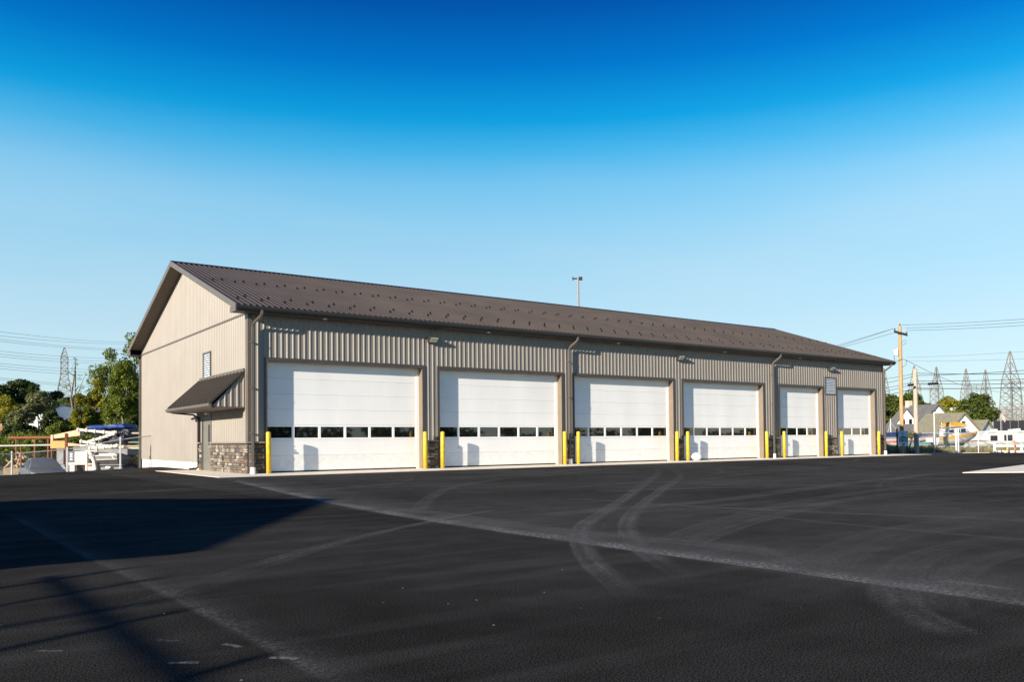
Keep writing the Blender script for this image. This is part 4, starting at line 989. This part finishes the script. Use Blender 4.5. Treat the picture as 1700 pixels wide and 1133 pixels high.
# ------------------------------------------------------------------ concrete pump truck (rear three-quarter view)
D_ = 49.0; K = D_ / FPX
x, y, zg = gpt(157, D_)
pump = empty('concrete_pump', (x, y, zg), YAW, 'cream concrete pump truck with folded white boom pipes under a blue tarpaulin', 'truck')
LX = lambda px: (px - 157) * K
LZ = lambda py: CAM[2] + (738.8 - py) * K - zg
crm = M('cream_machine_paint', (.62, .58, .48), .5, 0, .12, 3); crw = M('dirty_white_pipe', (.66, .62, .53), .55, 0, .12, 4)
navy = M('navy_panel', (.05, .06, .09), .5); gry = M('dirty_grey_steel', (.17, .17, .175), .6, .2, .2, 3); tarp = M('blue_tarpaulin', (.025, .065, .26), .55, 0, .2, 3, .6, 6); dtarp = M('dark_tarpaulin', (.03, .038, .065), .6, 0, .3, 3, .6, 6)
b = MB(); b.box(LX(108), LX(212), .4, 5.0, .55, .85); b.build('chassis', gry, pump)
b = MB(); b.box(LX(125), LX(144), -.1, 3.6, LZ(768), LZ(750)); pan = b.build('side_panel', crm, pump, False, .03)
b = MB()
for k, (a, c, z) in enumerate(((128, 133, 757), (134, 141, 757.6), (130, 138, 761))): b.box(LX(a), LX(c), -.106, -.101, LZ(z + .8), LZ(z - .4))
b.build('lettering', M('faded_green_print', (.38, .42, .26), .6), pan)
b = MB(); b.box(LX(113), LX(124), -.05, 3.4, LZ(769), LZ(749)); np_ = b.build('dark_panel', navy, pump, False, .02)
b = MB()
for z in (754, 758.5, 763): b.box(LX(117), LX(121), -.056, -.051, LZ(z + 1.4), LZ(z - 1.2))
b.build('sticker', whitep, np_)
b = MB(); b.box(LX(112), LX(146), -.12, 3.7, LZ(772), LZ(768.5)); b.build('bumper_beam', crw, pump)
b = MB(); b.tube([(LX(131), .2, .5), (LX(131), .7, .5)], .5, 20); b.tube([(LX(131), 2.2, .5), (LX(131), 2.7, .5)], .5, 20); b.build('wheel', tyrem, pump, True)
b = MB(); b.tube([(LX(208), .9, .5), (LX(208), 1.4, .5)], .5, 20); b.build('wheel', tyrem, pump, True)
b = MB(); b.tube([(LX(112), 1.0, .5), (LX(112), 1.4, .5)], .5, 20); b.build('wheel', tyrem, pump, True)
b = MB(); b.box(LX(119), LX(127), -.2, .1, .35, LZ(773)); b.build('tool_box', M('light_grey_box', (.5, .52, .54), .5), pump, False, .02)
# upright frame with lights
b = MB(); b.box(LX(143.5), LX(147), -.15, .15, .3, LZ(749)).box(LX(158), LX(162), -.2, .1, .25, LZ(757)).box(LX(147), LX(158), -.12, .1, .3, LZ(770)).box(LX(143), LX(163), -.14, .12, LZ(750.5), LZ(748)); b.build('rear_frame', crm, pump, False, .015)
for px, c in ((148, (.5, .16, .02)), (152.5, (.25, .02, .015))):
    b = MB(); b.tube([(LX(px), -.13, LZ(773)), (LX(px), -.17, LZ(773))], .055, 12); b.build('tail_light', M('tail_%d' % int(px), c, .3), pump)
b = MB(); b.tube([(LX(150), -.1, LZ(752)), (LX(156), -.3, LZ(756)), (LX(161), -.35, LZ(766)), (LX(164), -.35, LZ(780))], .1, 10); b.tube([(LX(154), -.2, LZ(760)), (LX(158), -.35, LZ(756))], .13, 10); b.build('outlet_pipe', crw, pump, True)
# hopper
b = MB(); b.loft([[(LX(165), -.5, LZ(758)), (LX(201), -.5, LZ(757)), (LX(201), 1.1, LZ(757)), (LX(165), 1.1, LZ(758))], [(LX(167), -.62, LZ(764)), (LX(203), -.62, LZ(763)), (LX(203), 1.1, LZ(763)), (LX(167), 1.1, LZ(764))], [(LX(172), -.1, LZ(774)), (LX(199), -.1, LZ(774)), (LX(199), .9, LZ(774)), (LX(172), .9, LZ(774))]]); b.build('hopper', gry, pump, False, .03)
b = MB(); b.tube([(LX(166), -.55, LZ(757.5)), (LX(202), -.55, LZ(756.5))], .045, 8); b.tube([(LX(170), -.64, LZ(764)), (LX(203), -.64, LZ(763))], .03, 6); b.tube([(LX(190), -.5, LZ(755)), (LX(200), -.66, LZ(763.5))], .03, 6); b.build('hopper_rim', crm, pump)
b = MB(); b.box(LX(168), LX(196), -.3, .7, LZ(757), LZ(753.5)); b.build('hopper_grate', crm, pump, False, .02)
b = MB(); b.box(LX(170), LX(207), -.35, .0, LZ(773.4), LZ(772)).box(LX(168), LX(205), -.2, .1, .25, LZ(776)); b.build('rear_bumper', gry, pump)
b = MB(); b.box(LX(180), LX(188), -.37, -.352, LZ(778), LZ(775)); b.build('number_plate', whitep, pump)
b = MB(); b.box(LX(148), LX(206), .5, 3.2, LZ(757), LZ(746)); b.box(LX(112), LX(150), .6, 3.4, LZ(752), LZ(742)); b.build('machinery_deck', gry, pump, False, .05)
# folded boom: dark core wrapped in tarpaulin, white delivery pipes zigzagging along it
def blob(pts, w_, h_, mat, name, seed):
    rs = np.random.RandomState(seed); secs = []
    for i, (px, py) in enumerate(pts):
        e_ = .55 if i in (0, len(pts) - 1) else 1
        secs.append([(LX(px) + rs.normal() * .03, 1.5 + w_ * e_ * math.copysign(abs(math.cos(a)) ** .5, math.cos(a)) * (1 + rs.normal() * .06), LZ(py) + h_ * e_ * math.copysign(abs(math.sin(a)) ** .6, math.sin(a)) * (1 + rs.normal() * .16)) for a in np.linspace(0, 6.283, 14, False)])
    b = MB(); b.loft(secs); return b.build(name, mat, pump, True)
blob([(136, 711), (138, 711), (145, 710.5), (152, 710), (160, 710), (167, 709.5), (175, 709), (183, 708.5), (190, 708.5), (197, 708.5), (200, 709)], 1.0, .15, tarp, 'tarpaulin', 1)
blob([(152, 733), (165, 730), (180, 729), (195, 730), (204, 734)], .8, .32, dtarp, 'tarpaulin', 2)
blob([(185, 716), (192, 716), (198, 717), (203, 720), (203, 731)], .7, .3, dtarp, 'tarpaulin', 3)
b = MB(); b.hexa([(LX(136), 1.2, LZ(724)), (LX(186), 1.2, LZ(718)), (LX(186), 1.9, LZ(718)), (LX(136), 1.9, LZ(724)), (LX(136), 1.2, LZ(717)), (LX(186), 1.2, LZ(711)), (LX(186), 1.9, LZ(711)), (LX(136), 1.9, LZ(717))]); b.build('boom_arm', gry, pump)
b = MB(); b.hexa([(LX(114), 1.3, LZ(745)), (LX(200), 1.3, LZ(745)), (LX(200), 2.2, LZ(745)), (LX(114), 2.2, LZ(745)), (LX(114), 1.3, LZ(739)), (LX(200), 1.3, LZ(740)), (LX(200), 2.2, LZ(740)), (LX(114), 2.2, LZ(739))]); b.build('boom_arm', crm, pump)
for pts in ([(122, 713.5), (150, 716.5), (180, 719.5), (187, 718)], [(182, 721), (160, 728), (138, 734)], [(127, 733), (150, 738), (172, 742), (184, 742), (190, 740)], [(142, 745), (165, 744), (186, 741.5)]):
    b = MB(); P = [(LX(px), .55, LZ(py)) for px, py in pts]; b.tube(P, .085, 10)
    for q in range(len(P) - 1):
        for f_ in (.0, .5): 
            c = Vector(P[q]).lerp(Vector(P[q + 1]), f_); d_ = (Vector(P[q + 1]) - Vector(P[q])).normalized() * .05; b.tube([c - d_, c + d_], .125, 10)
    b.build('delivery_pipe', crw, pump, True)
rr = random.Random(5)
for k in range(10):
    px = rr.uniform(137, 160) if k < 7 else rr.uniform(186, 200); b = MB(); z0 = rr.uniform(714, 722)
    b.tube([(LX(px), .7, LZ(z0)), (LX(px + rr.uniform(-5, 5)), .5, LZ(z0 + 6)), (LX(px + rr.uniform(-6, 6)), .6, LZ(z0 + 11)), (LX(px + rr.uniform(-3, 8)), .7, LZ(z0 + 15))], .03, 6); b.build('hose', seal, pump)
b = MB(); b.tube([(LX(146), 1.4, .8), (LX(146), 1.4, LZ(722))], .09, 8); b.tube([(LX(196), 1.4, .8), (LX(196), 1.4, LZ(712))], .09, 8); b.build('support', gry, pump)

# orange boom lift behind the pump truck
D_ = 54.0; K = D_ / FPX; x, y, zg = gpt(115, D_); LX = lambda px: (px - 115) * K
lift = empty('boom_lift', (x, y, zg), YAW, 'orange boom lift with a raised tan telescopic arm beside the pump truck', 'lift')
org = M('orange_machine_paint', (.62, .22, .03), .5, 0, .15, 3); tan = M('tan_boom_paint', (.58, .36, .2), .55, 0, .12, 3)
b = MB(); b.hexa([(LX(88), -.25, LZ(729)), (LX(136), -.25, LZ(724)), (LX(136), .25, LZ(724)), (LX(88), .25, LZ(729)), (LX(88), -.25, LZ(723)), (LX(136), -.25, LZ(713)), (LX(136), .25, LZ(713)), (LX(88), .25, LZ(723))]); b.build('boom', tan, lift, False, .02)
b = MB(); b.box(LX(88), LX(113), -.35, .35, LZ(745), LZ(732)); b.build('counterweight', org, lift, False, .04)
b = MB(); b.box(LX(88), LX(92), -.3, .3, LZ(733), LZ(722)); b.build('boom_pivot', tan, lift, False, .02)
b = MB(); b.hexa([(LX(113), -.2, LZ(741)), (LX(140), -.2, LZ(741)), (LX(140), .2, LZ(741)), (LX(113), .2, LZ(741)), (LX(113), -.2, LZ(735)), (LX(140), -.2, LZ(739)), (LX(140), .2, LZ(739)), (LX(113), .2, LZ(735))]); b.build('lower_arm', tan, lift, False, .02)
b = MB(); b.box(LX(90), LX(140), -.8, .8, .45, .9); b.box(LX(98), LX(110), -.3, .3, .9, LZ(745)); b.build('chassis', gry, lift, False, .03)
for px in (95, 135):
    for yy in (-.9, .65):
        b = MB(); b.tube([(LX(px), yy, .42), (LX(px), yy + .25, .42)], .42, 18); b.build('wheel', tyrem, lift, True)
b = MB(); b.tube([(LX(201), .2, LZ(709)), (LX(210), .2, LZ(733))], .07, 6); b.tube([(LX(204), .2, LZ(720)), (LX(209), .2, LZ(734))], .05, 6); b.tube([(LX(140), .2, LZ(712)), (LX(201), .2, LZ(709))], .06, 6); b.build('jib', org, lift)
# rusty scrap beside the pipe rack
t = empty('scrap_pile', gpt(219, 51), YAW, 'small heap of reddish scrap metal stacked near the gable', 'scrap'); rr = random.Random(3)
for k in range(16):
    a = rr.uniform(0, 3.1); xx = rr.uniform(-.3, .3); z = rr.uniform(.1, 1.75 - abs(xx) * 2); b = MB(); b.hexa([(xx + dx * .16 * math.cos(a) - dz * .05 * math.sin(a), rr.uniform(-.1, .1) + dy * .12, z + dx * .16 * math.sin(a) + dz * .05 * math.cos(a)) for dz in (-1, 1) for dx, dy in ((-1, -1), (1, -1), (1, 1), (-1, 1))]); b.build('scrap_piece', M('pink_rust', (.42, .20, .13), .8, 0, .3, 5), t)
b = MB(); b.box(-.4, .4, -.3, .3, -.1, .9); b.build('bin', rust, t)

# ------------------------------------------------------------------ boats, trailers and the rest beyond the right fence
gel = M('white_gelcoat', (.56, .56, .54), .35, 0, .06, 2); ylw = M('orange_yellow_canvas', (.70, .33, .02), .6, 0, .12, 3); navyc = M('navy_canvas', (.03, .05, .13), .6, 0, .15, 3); greyc = M('grey_canvas', (.22, .21, .22), .7, 0, .2, 3)
def boat(label, px, d, yaw, L__, B__, F__, lift_, hullm, stripe, cover=None, cabin=None, canopy=None, pitch=0, mast=False):
    x, y, zg = gpt(px, d); t = empty('stored_boat', (x, y, zg), YAW + R(yaw), label, 'boat', 'boats stored on trailers')
    N_ = 10; secs = []; deck = []
    sheer = lambda u: F__ * (.86 + .22 * u * u); 
    for k in range(N_ + 1):
        u = k / N_; hb = B__ / 2 * (1 - max(0, (u - .45) / .55) ** 2.2 * .97); xx = -L__ / 2 + u * L__ ; kz = F__ * .62 * max(0, (u - .55) / .45) ** 2; zt_ = sheer(u); rk = .12 * L__ * max(0, u - .6)
        zz = lift_ + (xx) * math.tan(R(pitch))
        secs.append([(xx, 0, zz + kz), (xx + rk * .2, hb * .62, zz + kz * .9 + F__ * .16), (xx + rk * .5, hb * .93, zz + kz * .5 + F__ * .5), (xx + rk, hb, zz + zt_), (xx + rk, 0, zz + zt_ - .02), (xx + rk, -hb, zz + zt_), (xx + rk * .5, -hb * .93, zz + kz * .5 + F__ * .5), (xx + rk * .2, -hb * .62, zz + kz * .9 + F__ * .16)])
    b = MB(); b.loft(secs); b.build('hull', hullm, t, True)
    b = MB()
    for s_ in (1, -1):
        for q0, q1 in zip(secs, secs[1:]):
            a0, a1 = Vector(q0[3 if s_ > 0 else 5]), Vector(q1[3 if s_ > 0 else 5]); dz = Vector((0, 0, F__ * .2)); ot = Vector((0, s_ * .03, 0))
            b.hexa([a0 - dz + ot * .3, a1 - dz + ot * .3, a1 - dz - ot, a0 - dz - ot, a0 + ot + Vector((0, 0, .03)), a1 + ot + Vector((0, 0, .03)), a1 - ot + Vector((0, 0, .03)), a0 - ot + Vector((0, 0, .03))])
    b.build('rub_stripe', stripe, t)
    top = lift_ + F__ * .9
    if cabin:
        x0, x1, h = cabin; tp = lambda xx: top + xx * math.tan(R(pitch))
        b = MB(); b.loft([[(x0, B__ * .36, tp(x0)), (x0, B__ * .32, tp(x0) + h), (x0, -B__ * .32, tp(x0) + h), (x0, -B__ * .36, tp(x0))], [(x1 - h * .5, B__ * .36, tp(x1)), (x1 - h * .9, B__ * .30, tp(x1) + h), (x1 - h * .9, -B__ * .30, tp(x1) + h), (x1 - h * .5, -B__ * .36, tp(x1))], [(x1, B__ * .33, tp(x1)), (x1 - h * .55, B__ * .28, tp(x1) + h * .75), (x1 - h * .55, -B__ * .28, tp(x1) + h * .75), (x1, -B__ * .33, tp(x1))]]); cb = b.build('cabin', gel, t)
        for s_ in (1, -1):
            n = 3
            for k in range(n):
                a0 = x0 + .12 + (x1 - x0 - h) * k / n; a1 = x0 + (x1 - x0 - h) * (k + 1) / n; b = MB(); b.quad((a0, s_ * (B__ * .355), tp(a0) + h * .3), (a1, s_ * (B__ * .355), tp(a1) + h * .3), (a1, s_ * (B__ * .335), tp(a1) + h * .85), (a0, s_ * (B__ * .335), tp(a0) + h * .85)); b.build('cabin_window', glass, cb)
        if canopy:
            ca, cb2, hh = canopy; z0 = tp((ca + cb2) / 2) + h
            for px_ in (ca, cb2):
                for s_ in (1, -1): b = MB(); b.tube([(px_, s_ * B__ * .3, z0 - .1), (px_, s_ * B__ * .3, z0 + hh)], .025, 5); b.build('canopy_post', galv, t)
            b = MB(); secs2 = []
            for k in range(9):
                u = k / 8; xx = ca - .1 + (cb2 - ca + .2) * u; e_ = math.sin(math.pi * (u * .8 + .1)) ** .5; secs2.append([(xx, B__ * .36 * math.cos(a), z0 + hh * .35 + hh * .75 * e_ * max(0, math.sin(a)) - (.1 if math.sin(a) < 0 else 0)) for a in np.linspace(0, 6.283, 12, False)])
            b.loft(secs2); b.build('canopy', ylw, t, True)
            b = MB(); b.box(ca - .15, cb2 + .15, -B__ * .37, B__ * .37, z0 + hh * .22, z0 + hh * .33); b.build('canopy_edge', gel, t)
    if cover:
        secs2 = []
        for k in range(9):
            u = .02 + k / 8 * .9; q = secs[min(N_, int(u * N_))]; hb = abs(q[3][1]) * 1.02; xx = -L__ / 2 + u * L__; zc = q[3][2]; hh = .42 * math.sin(math.pi * min(1, u * .9 + .08)) ** .8
            secs2.append([(xx, hb * math.cos(a), zc - .06 + (hh * math.sin(a) if math.sin(a) > 0 else .04 * math.sin(a))) for a in np.linspace(0, 6.283, 12, False)])
        b = MB(); b.loft(secs2); b.build('cover', cover, t, True)
    if mast:
        b = MB(); b.tube([(0, 0, top), (0, 0, top + 1.9)], .05, 6); b.tube([(0, 0, top + 1.5), (1.3, 0, top)], .02, 4); b.tube([(0, 0, top + 1.5), (-.5, 0, top)], .02, 4); b.build('mast', gel, t)
    b = MB(); b.box(-L__ * .45, L__ * .55, -.45, -.37, lift_ - .16, lift_ - .06).box(-L__ * .45, L__ * .55, .37, .45, lift_ - .16, lift_ - .06).box(L__ * .55, L__ * .72, -.05, .05, lift_ - .16, lift_ - .06)
    for xx in (-L__ * .3, L__ * .2): b.box(xx, xx + .1, -.7, .7, lift_ - .12, lift_ + .18)
    b.box(L__ * .68, L__ * .72, -.04, .04, 0, lift_ - .1); b.build('trailer_frame', galv, t)
    for xx in (-L__ * .22, -L__ * .08):
        for s_ in (1, -1): b = MB(); b.tube([(xx, s_ * .78, .3), (xx, s_ * .98, .3)], .3, 16); w2 = b.build('trailer_wheel', tyrem, t, True); b = MB(); b.tube([(xx, s_ * .97, .3), (xx, s_ * .99, .3)], .16, 10); b.build('rim', rim, w2)
    return t
boat('white boat with orange-yellow deck band and canopy raised on a trailer', 1584, 87, 12, 5.2, 2.1, 1.15, .75, gel, ylw, None, (-1.3, 1.55, .75), (-.95, .85, .62), 4)
boat('white covered boat stored right past the end of the garage', 1479, 94, 12, 5.4, 2.2, .95, 1.25, gel, navyc, navyc, mast=True)
boat('long white open boat hull parked in front of the camper', 1668, 84, -8, 6.0, 2.0, .7, .42, gel, gel, None)
boat('white boat under a grey canvas cover near the short pole', 1541, 98, 20, 5.8, 2.2, .9, 1.3, gel, greyc, greyc)
boat('small upturned-bow boat with dark canvas behind the sign board', 1507, 92, -15, 4.8, 2.0, .8, 1.1, gel, greyc, navyc)
boat('white boat low on its trailer beneath the sail mast', 1482, 88, -10, 4.4, 1.9, .7, .6, gel, M('red_stripe', (.45, .12, .08), .5), None)
boat('white runabout with a low dark windscreen between the grey-covered boat and the gate', 1561, 96, -20, 4.6, 1.8, .75, .6, gel, navyc, None, (-.6, .9, .4))
boat('small white boat with tan cover beside the camper nose', 1622, 100, 16, 4.6, 1.8, .75, .7, gel, M('tan_canvas', (.3, .22, .14), .7), MATS['tan_canvas'])
boat('white skiff with a teal band behind the short weathered pole', 1527, 86, 8, 4.0, 1.6, .6, .45, gel, M('teal_stripe', (.12, .32, .30), .5), None)
# camper
x, y, zg = gpt(1700, 116); t = empty('camper_trailer', (x, y, zg), YAW - R(4), 'long white camper trailer with sloped nose and two dark windows', 'camper')
zr = A3(1680, 715.5, 116)[2] - zg; lx = lambda px: (px - 1700) * 116 / FPX
b = MB(); b.prism([(lx(1631), .5), (lx(1629), 1.3), (lx(1638), zr), (lx(1775), zr), (lx(1775), .5)], 1, 0, 2.4); b.build('body', gel, t, False, .06)
for a, c, z0, z1 in ((1647, 1657, 732, 724), (1669, 1681, 732, 723)):
    za, zb = A3(1680, z0, 116)[2] - zg, A3(1680, z1, 116)[2] - zg; b = MB(); b.box(lx(a) - .06, lx(c) + .06, -.02, .01, za - .05, zb + .05); f_ = b.build('window', M('dark_rubber_frame', (.05, .05, .05), .5), t); b = MB(); b.box(lx(a), lx(c), -.03, -.021, za, zb); b.build('pane', glass, f_)
b = MB()
for a, c in ((1643, 1646), (1647, 1650), (1650.6, 1654), (1689, 1700)): b.box(lx(a), lx(c), -.015, -.002, zr - .30, zr - .18)
b.build('lettering', M('dark_print', (.06, .06, .07), .6), t)
b = MB(); b.box(lx(1634), lx(1775), .1, 2.3, .3, .5); b.build('chassis', gry, t)
for xx in (lx(1710), lx(1722)): b = MB(); b.tube([(xx, .05, .33), (xx, .3, .33)], .34, 16); b.build('wheel', tyrem, t, True)
for a, c, q in ((1655, 1663, .25), (1684, 1690, .22), (1693, 1700, .3)):
    b = MB(); b.box(lx(a), lx(c), .8, 1.6, zr, zr + q); b.build('roof_vent', gel, t, False, .03)
# flag by the camper
x, y, zg = gpt(1662, 125); t = empty('flag_pole', (x, y, zg), YAW, 'thin pole with a small red and white flag behind the camper', 'flag'); zt_ = A3(1662, 688, 125)[2] - zg
b = MB(); b.tube([(0, 0, 0), (0, 0, zt_)], .035, 6); b.build('shaft', galv, t)
b = MB()
for k in range(6): b.quad((.03 + k * .09, .05 * math.sin(k), zt_ - .1 - k * .2), (.03 + (k + 1) * .09, .05 * math.sin(k + 1), zt_ - .1 - (k + 1) * .2), (.03 + (k + 1) * .09 + .2, .05 * math.sin(k + 1), zt_ - .1 - (k + 1) * .2 + .35), (.03 + k * .09 + .2, .05 * math.sin(k), zt_ - .1 - k * .2 + .35))
b.build('cloth', M('faded_red_flag', (.62, .36, .33), .8, 0, .5, 14), t)
# lamp post
x, y, zg = gpt(1551.5, 77); t = empty('lamp_post', (x, y, zg), YAW, 'slim white lamp post with a small dark head at the boat fence', 'lamp post'); zt_ = A3(1551, 684, 77)[2] - zg
b = MB(); b.tube([(0, 0, -.2), (0, 0, zt_)], [.07, .05], 8); b.build('shaft', gel, t); b = MB(); b.box(-.22, .12, -.1, .1, zt_, zt_ + .08); b.build('lamp_head', darktrim, t)
# gate posts with concrete footing
for px, lb in ((1587.3, 'white gate post with a concrete foot in front of the yellow-banded boat'), (1591, 'slimmer white gate post beside the one with the concrete foot')):
    x, y, zg = gpt(px, 73.8); t = empty('gate_post', (x, y, zg), 0, lb, 'post', 'white gate posts'); b = MB(); b.tube([(0, 0, -.1), (0, 0, 2.3)], .075 if px < 1590 else .055, 10); b.build('shaft', gel, t)
    if px < 1590: b = MB(); b.tube([(0, 0, -.05), (0, 0, .12), (0, 0, .2)], [.3, .26, .12], 12); b.build('footing', conc, t, True)
# white board fence
A = Vector(gpt(1651, 72.5)); B = Vector(gpt(1790, 69)); d_ = (B - A); ln = d_.length; t = empty('board_fence', A, math.atan2(d_.y, d_.x), 'low white two-board fence at the edge of the lot', 'fence')
for k in range(4): b = MB(); b.box(ln * k / 3 - .1, ln * k / 3 + .1, -.08, .08, -.1, 1.1 if k == 0 else .9); b.build('post', gel, t, False, .01)
for z in (.16, .64): b = MB(); b.box(.1, ln, -.05, .0, z, z + .19); b.build('board', gel, t, False, .008)
for px, hh, c, lb in ((1672, .7, (.7, .32, .04), 'short amber marker stake at the white board fence'), (1684, 1.2, (.62, .16, .06), 'taller orange-red marker post at the white board fence')):
    x, y, zg = gpt(px, 71); t = empty('marker_post', (x, y, zg), 0, lb, 'marker', 'marker posts at the board fence'); b = MB(); b.tube([(0, 0, -.1), (0, 0, hh)], .06, 8); b.tube([(0, 0, hh * .55), (0, 0, hh * .7)], .075, 8); b.build('shaft', M('marker_%d' % int(px), c, .5), t)
t = empty('debris_heap', gpt(1656, 71.6), 0, 'low heap of dark debris at the foot of the white board fence', 'debris'); rr = random.Random(8)
for k in range(14): a = rr.uniform(0, 3); xx, yy = rr.uniform(-.6, .6), rr.uniform(-.3, .3); b = MB(); b.tube([(xx, yy, .06 + rr.uniform(0, .15)), (xx + .35 * math.cos(a), yy + .35 * math.sin(a), .06 + rr.uniform(0, .25))], .05, 5); b.build('scrap_piece', M('dark_debris', (.10, .07, .05), .9, 0, .3, 6), t)
# project sign
D_ = 73.0; x, y, zg = gpt(1499.5, D_); t = empty('sign_board', (x, y, zg), YAW, 'pale blue project sign with a picture of a grey barn on dark posts', 'sign'); K = D_ / FPX
LX = lambda px: (px - 1499.5) * K; z_ = lambda py: A3(1499.5, py, D_)[2] - zg
b = MB(); b.box(LX(1491.5), LX(1507.5), -.02, .03, z_(741), z_(716)); sb = b.build('board', M('pale_blue_board', (.62, .70, .74), .5, 0, .06, 2), t)
b = MB(); b.prism([(LX(1492.5), z_(735)), (LX(1507), z_(734)), (LX(1507), z_(729)), (LX(1498), z_(725)), (LX(1492.5), z_(729.5))], 1, -.024, -.021); b.build('barn_picture', M('teal_grey_print', (.3, .4, .42), .6), sb)
b = MB(); b.prism([(LX(1492.2), z_(729.5)), (LX(1497.5), z_(724.2)), (LX(1507), z_(727.5)), (LX(1507), z_(729)), (LX(1498), z_(726.2)), (LX(1492.4), z_(730.5))], 1, -.028, -.025).box(LX(1497), LX(1499), -.028, -.025, z_(734), z_(729.8)); b.build('barn_roof_picture', M('dark_print2', (.04, .05, .06), .6), sb)
b = MB(); b.box(LX(1491.6), LX(1507.4), -.026, -.021, z_(740.6), z_(735.4)); b.build('caption_panel', M('pale_caption', (.75, .8, .84), .6), sb)
b = MB()
for a, c, p_, q_ in ((1495, 1497, 720.8, 719.6), (1497.4, 1500.4, 720.8, 719.6), (1497, 1499.4, 738.5, 736.6), (1499.8, 1501.6, 738.5, 736.6), (1497.4, 1501, 740, 739)): b.box(LX(a), LX(c), -.031, -.027, z_(p_), z_(q_))
b.build('lettering', MATS['dark_print2'], sb)
for px, pz, r_ in ((1490, 712, .07), (1506, 741, .06)): b = MB(); b.tube([(LX(px), .06, -.1), (LX(px), .06, z_(pz))], r_, 6); b.build('post', M('dark_post', (.035, .035, .035), .7), t)
# yellow tank by the sign
x, y, zg = gpt(1483, 80); t = empty('yellow_skid', (x, y, zg), YAW, 'small yellow machine skid behind the fence beside the sign', 'machine'); b = MB(); b.box(-.28, .36, -.3, .3, .12, .42).box(-.2, .0, -.25, .25, .42, .55); b.build('body', M('machine_yellow', (.72, .55, .06), .5, 0, .15, 4), t, False, .04); b = MB(); b.box(-.35, .42, -.32, -.2, -.05, .12).box(-.35, .42, .2, .32, -.05, .12); b.build('runner', seal, t)

# dry grass beyond the edge of the lot
rs = np.random.RandomState(77); n = 26000; px = rs.uniform(1440, 1730, n); d = 75.8 + rs.uniform(0, 1, n) ** 1.5 * 30
P = CAM[None, :] + d[:, None] * (FW[None, :] + RT[None, :] * ((px - 850) / FPX)[:, None] - UP[None, :] * (30 / FPX)); Z = np.array([terrain(a, c) for a, c in P[:, :2]]) - .07
clump = .5 + .5 * np.sin(P[:, 0] * 1.3) * np.cos(P[:, 1] * 1.7); keep = rs.uniform(0, 1, n) < .25 + .75 * clump; P, Z, px = P[keep], Z[keep], px[keep]; n = len(P)
h = rs.uniform(.25, .7, n) * np.where(px < 1550, 1.25, .9); a = rs.uniform(0, 6.28, n); wv = np.stack([np.cos(a), np.sin(a), 0 * a], 1) * .03; base = np.stack([P[:, 0], P[:, 1], Z], 1); tip = base + np.stack([rs.normal(0, .1, n), rs.normal(0, .1, n), h], 1)
quadcloud('tall_grass', np.stack([base - wv, base + wv, tip + wv * .3, tip - wv * .3], 1).reshape(-1, 3), M('dry_grass', (.27, .24, .10), .8, 0, .35, .5, isl=.4, transl=.3))
tag(bpy.data.objects['tall_grass'], 'tall dry grass growing between the lot edge and the boats', 'grass', kind='stuff')
# pale kerb along the far edge of the lot
A = Vector(gpt(1440, 74.6)); B = Vector(gpt(1800, 75.3)); d_ = (B - A); b = MB(); b.box(0, d_.length, 0, .4, -.2, .14); o = b.build('edge_kerb', conc, None); o.location = A; o.rotation_euler = (0, 0, math.atan2(d_.y, d_.x)); tag(o, kind='structure')

# ------------------------------------------------------------------ neighbours outside the frame whose shade falls on the lot
he, hr_ = 3.6, 4.93; gx = -7.5 - KX * he; ry = -14.85 - KY * hr_; ey = -21.6 - KY * he; wy = ry - ey
t = empty('storage_shed', (gx - 9, ry, 0), 0, 'grey gabled storage shed across the lot from the entrance gable', 'shed')
b = MB(); b.prism([(-wy + .3, 0), (wy - .3, 0), (wy - .3, he - .1), (0, hr_ - .2), (-wy + .3, he - .1)], 0, -8.6, 8.7); b.build('wall', siding, t)
for s_ in (-1, 1):
    b = MB(); b.hexa([(-9, 0, hr_ - .12), (9, 0, hr_ - .12), (9, s_ * wy, he - .12), (-9, s_ * wy, he - .12), (-9, 0, hr_), (9, 0, hr_), (9, s_ * wy, he), (-9, s_ * wy, he)]); b.build('roof', roofm, t)
b = MB(); b.box(8.7, 8.76, -1.5, 1.5, 0, 2.6); b.build('door', white, t)
# mast arms and low cable, unseen, added to cast stripes of shade
t = empty('shade_mast', (-26, -29.6, 0), 0, 'unseen mast with long arms added to cast thin lines of shade on the lot', 'mast'); b = MB(); b.tube([(0, 0, 0), (0, 0, 5.2)], .05, 8); b.build('shaft', galv, t)
for (hx, hy), z, in (((-8.46, -22.45), 3.2), ((-8.4, -23.24), 3.4), ((-8.56, -24.8), 3.0), ((-8.55, -26.35), 2.8)):
    ex, ey_ = hx - KX * z + 26, hy - KY * z + 29.6; b = MB(); ux, uy = .905, .425; sA = (ex - ux * 6, ey_ - uy * 6, z); b.tube([sA, (ex, ey_, z)], .035, 6); b.tube([(0, 0, z), sA], .018, 6); b.build('arm', galv, t)
hz = 2.4
wire('unseen low cable added to cast a band of shade on the lot', [(-9.1 - KX * hz, -22.5 - KY * hz, hz), (-9.05 - KX * hz, -60 - KY * hz, hz + .3)], .035, blackw, 0)  # added cable, hung low so its shadow band stays sharp
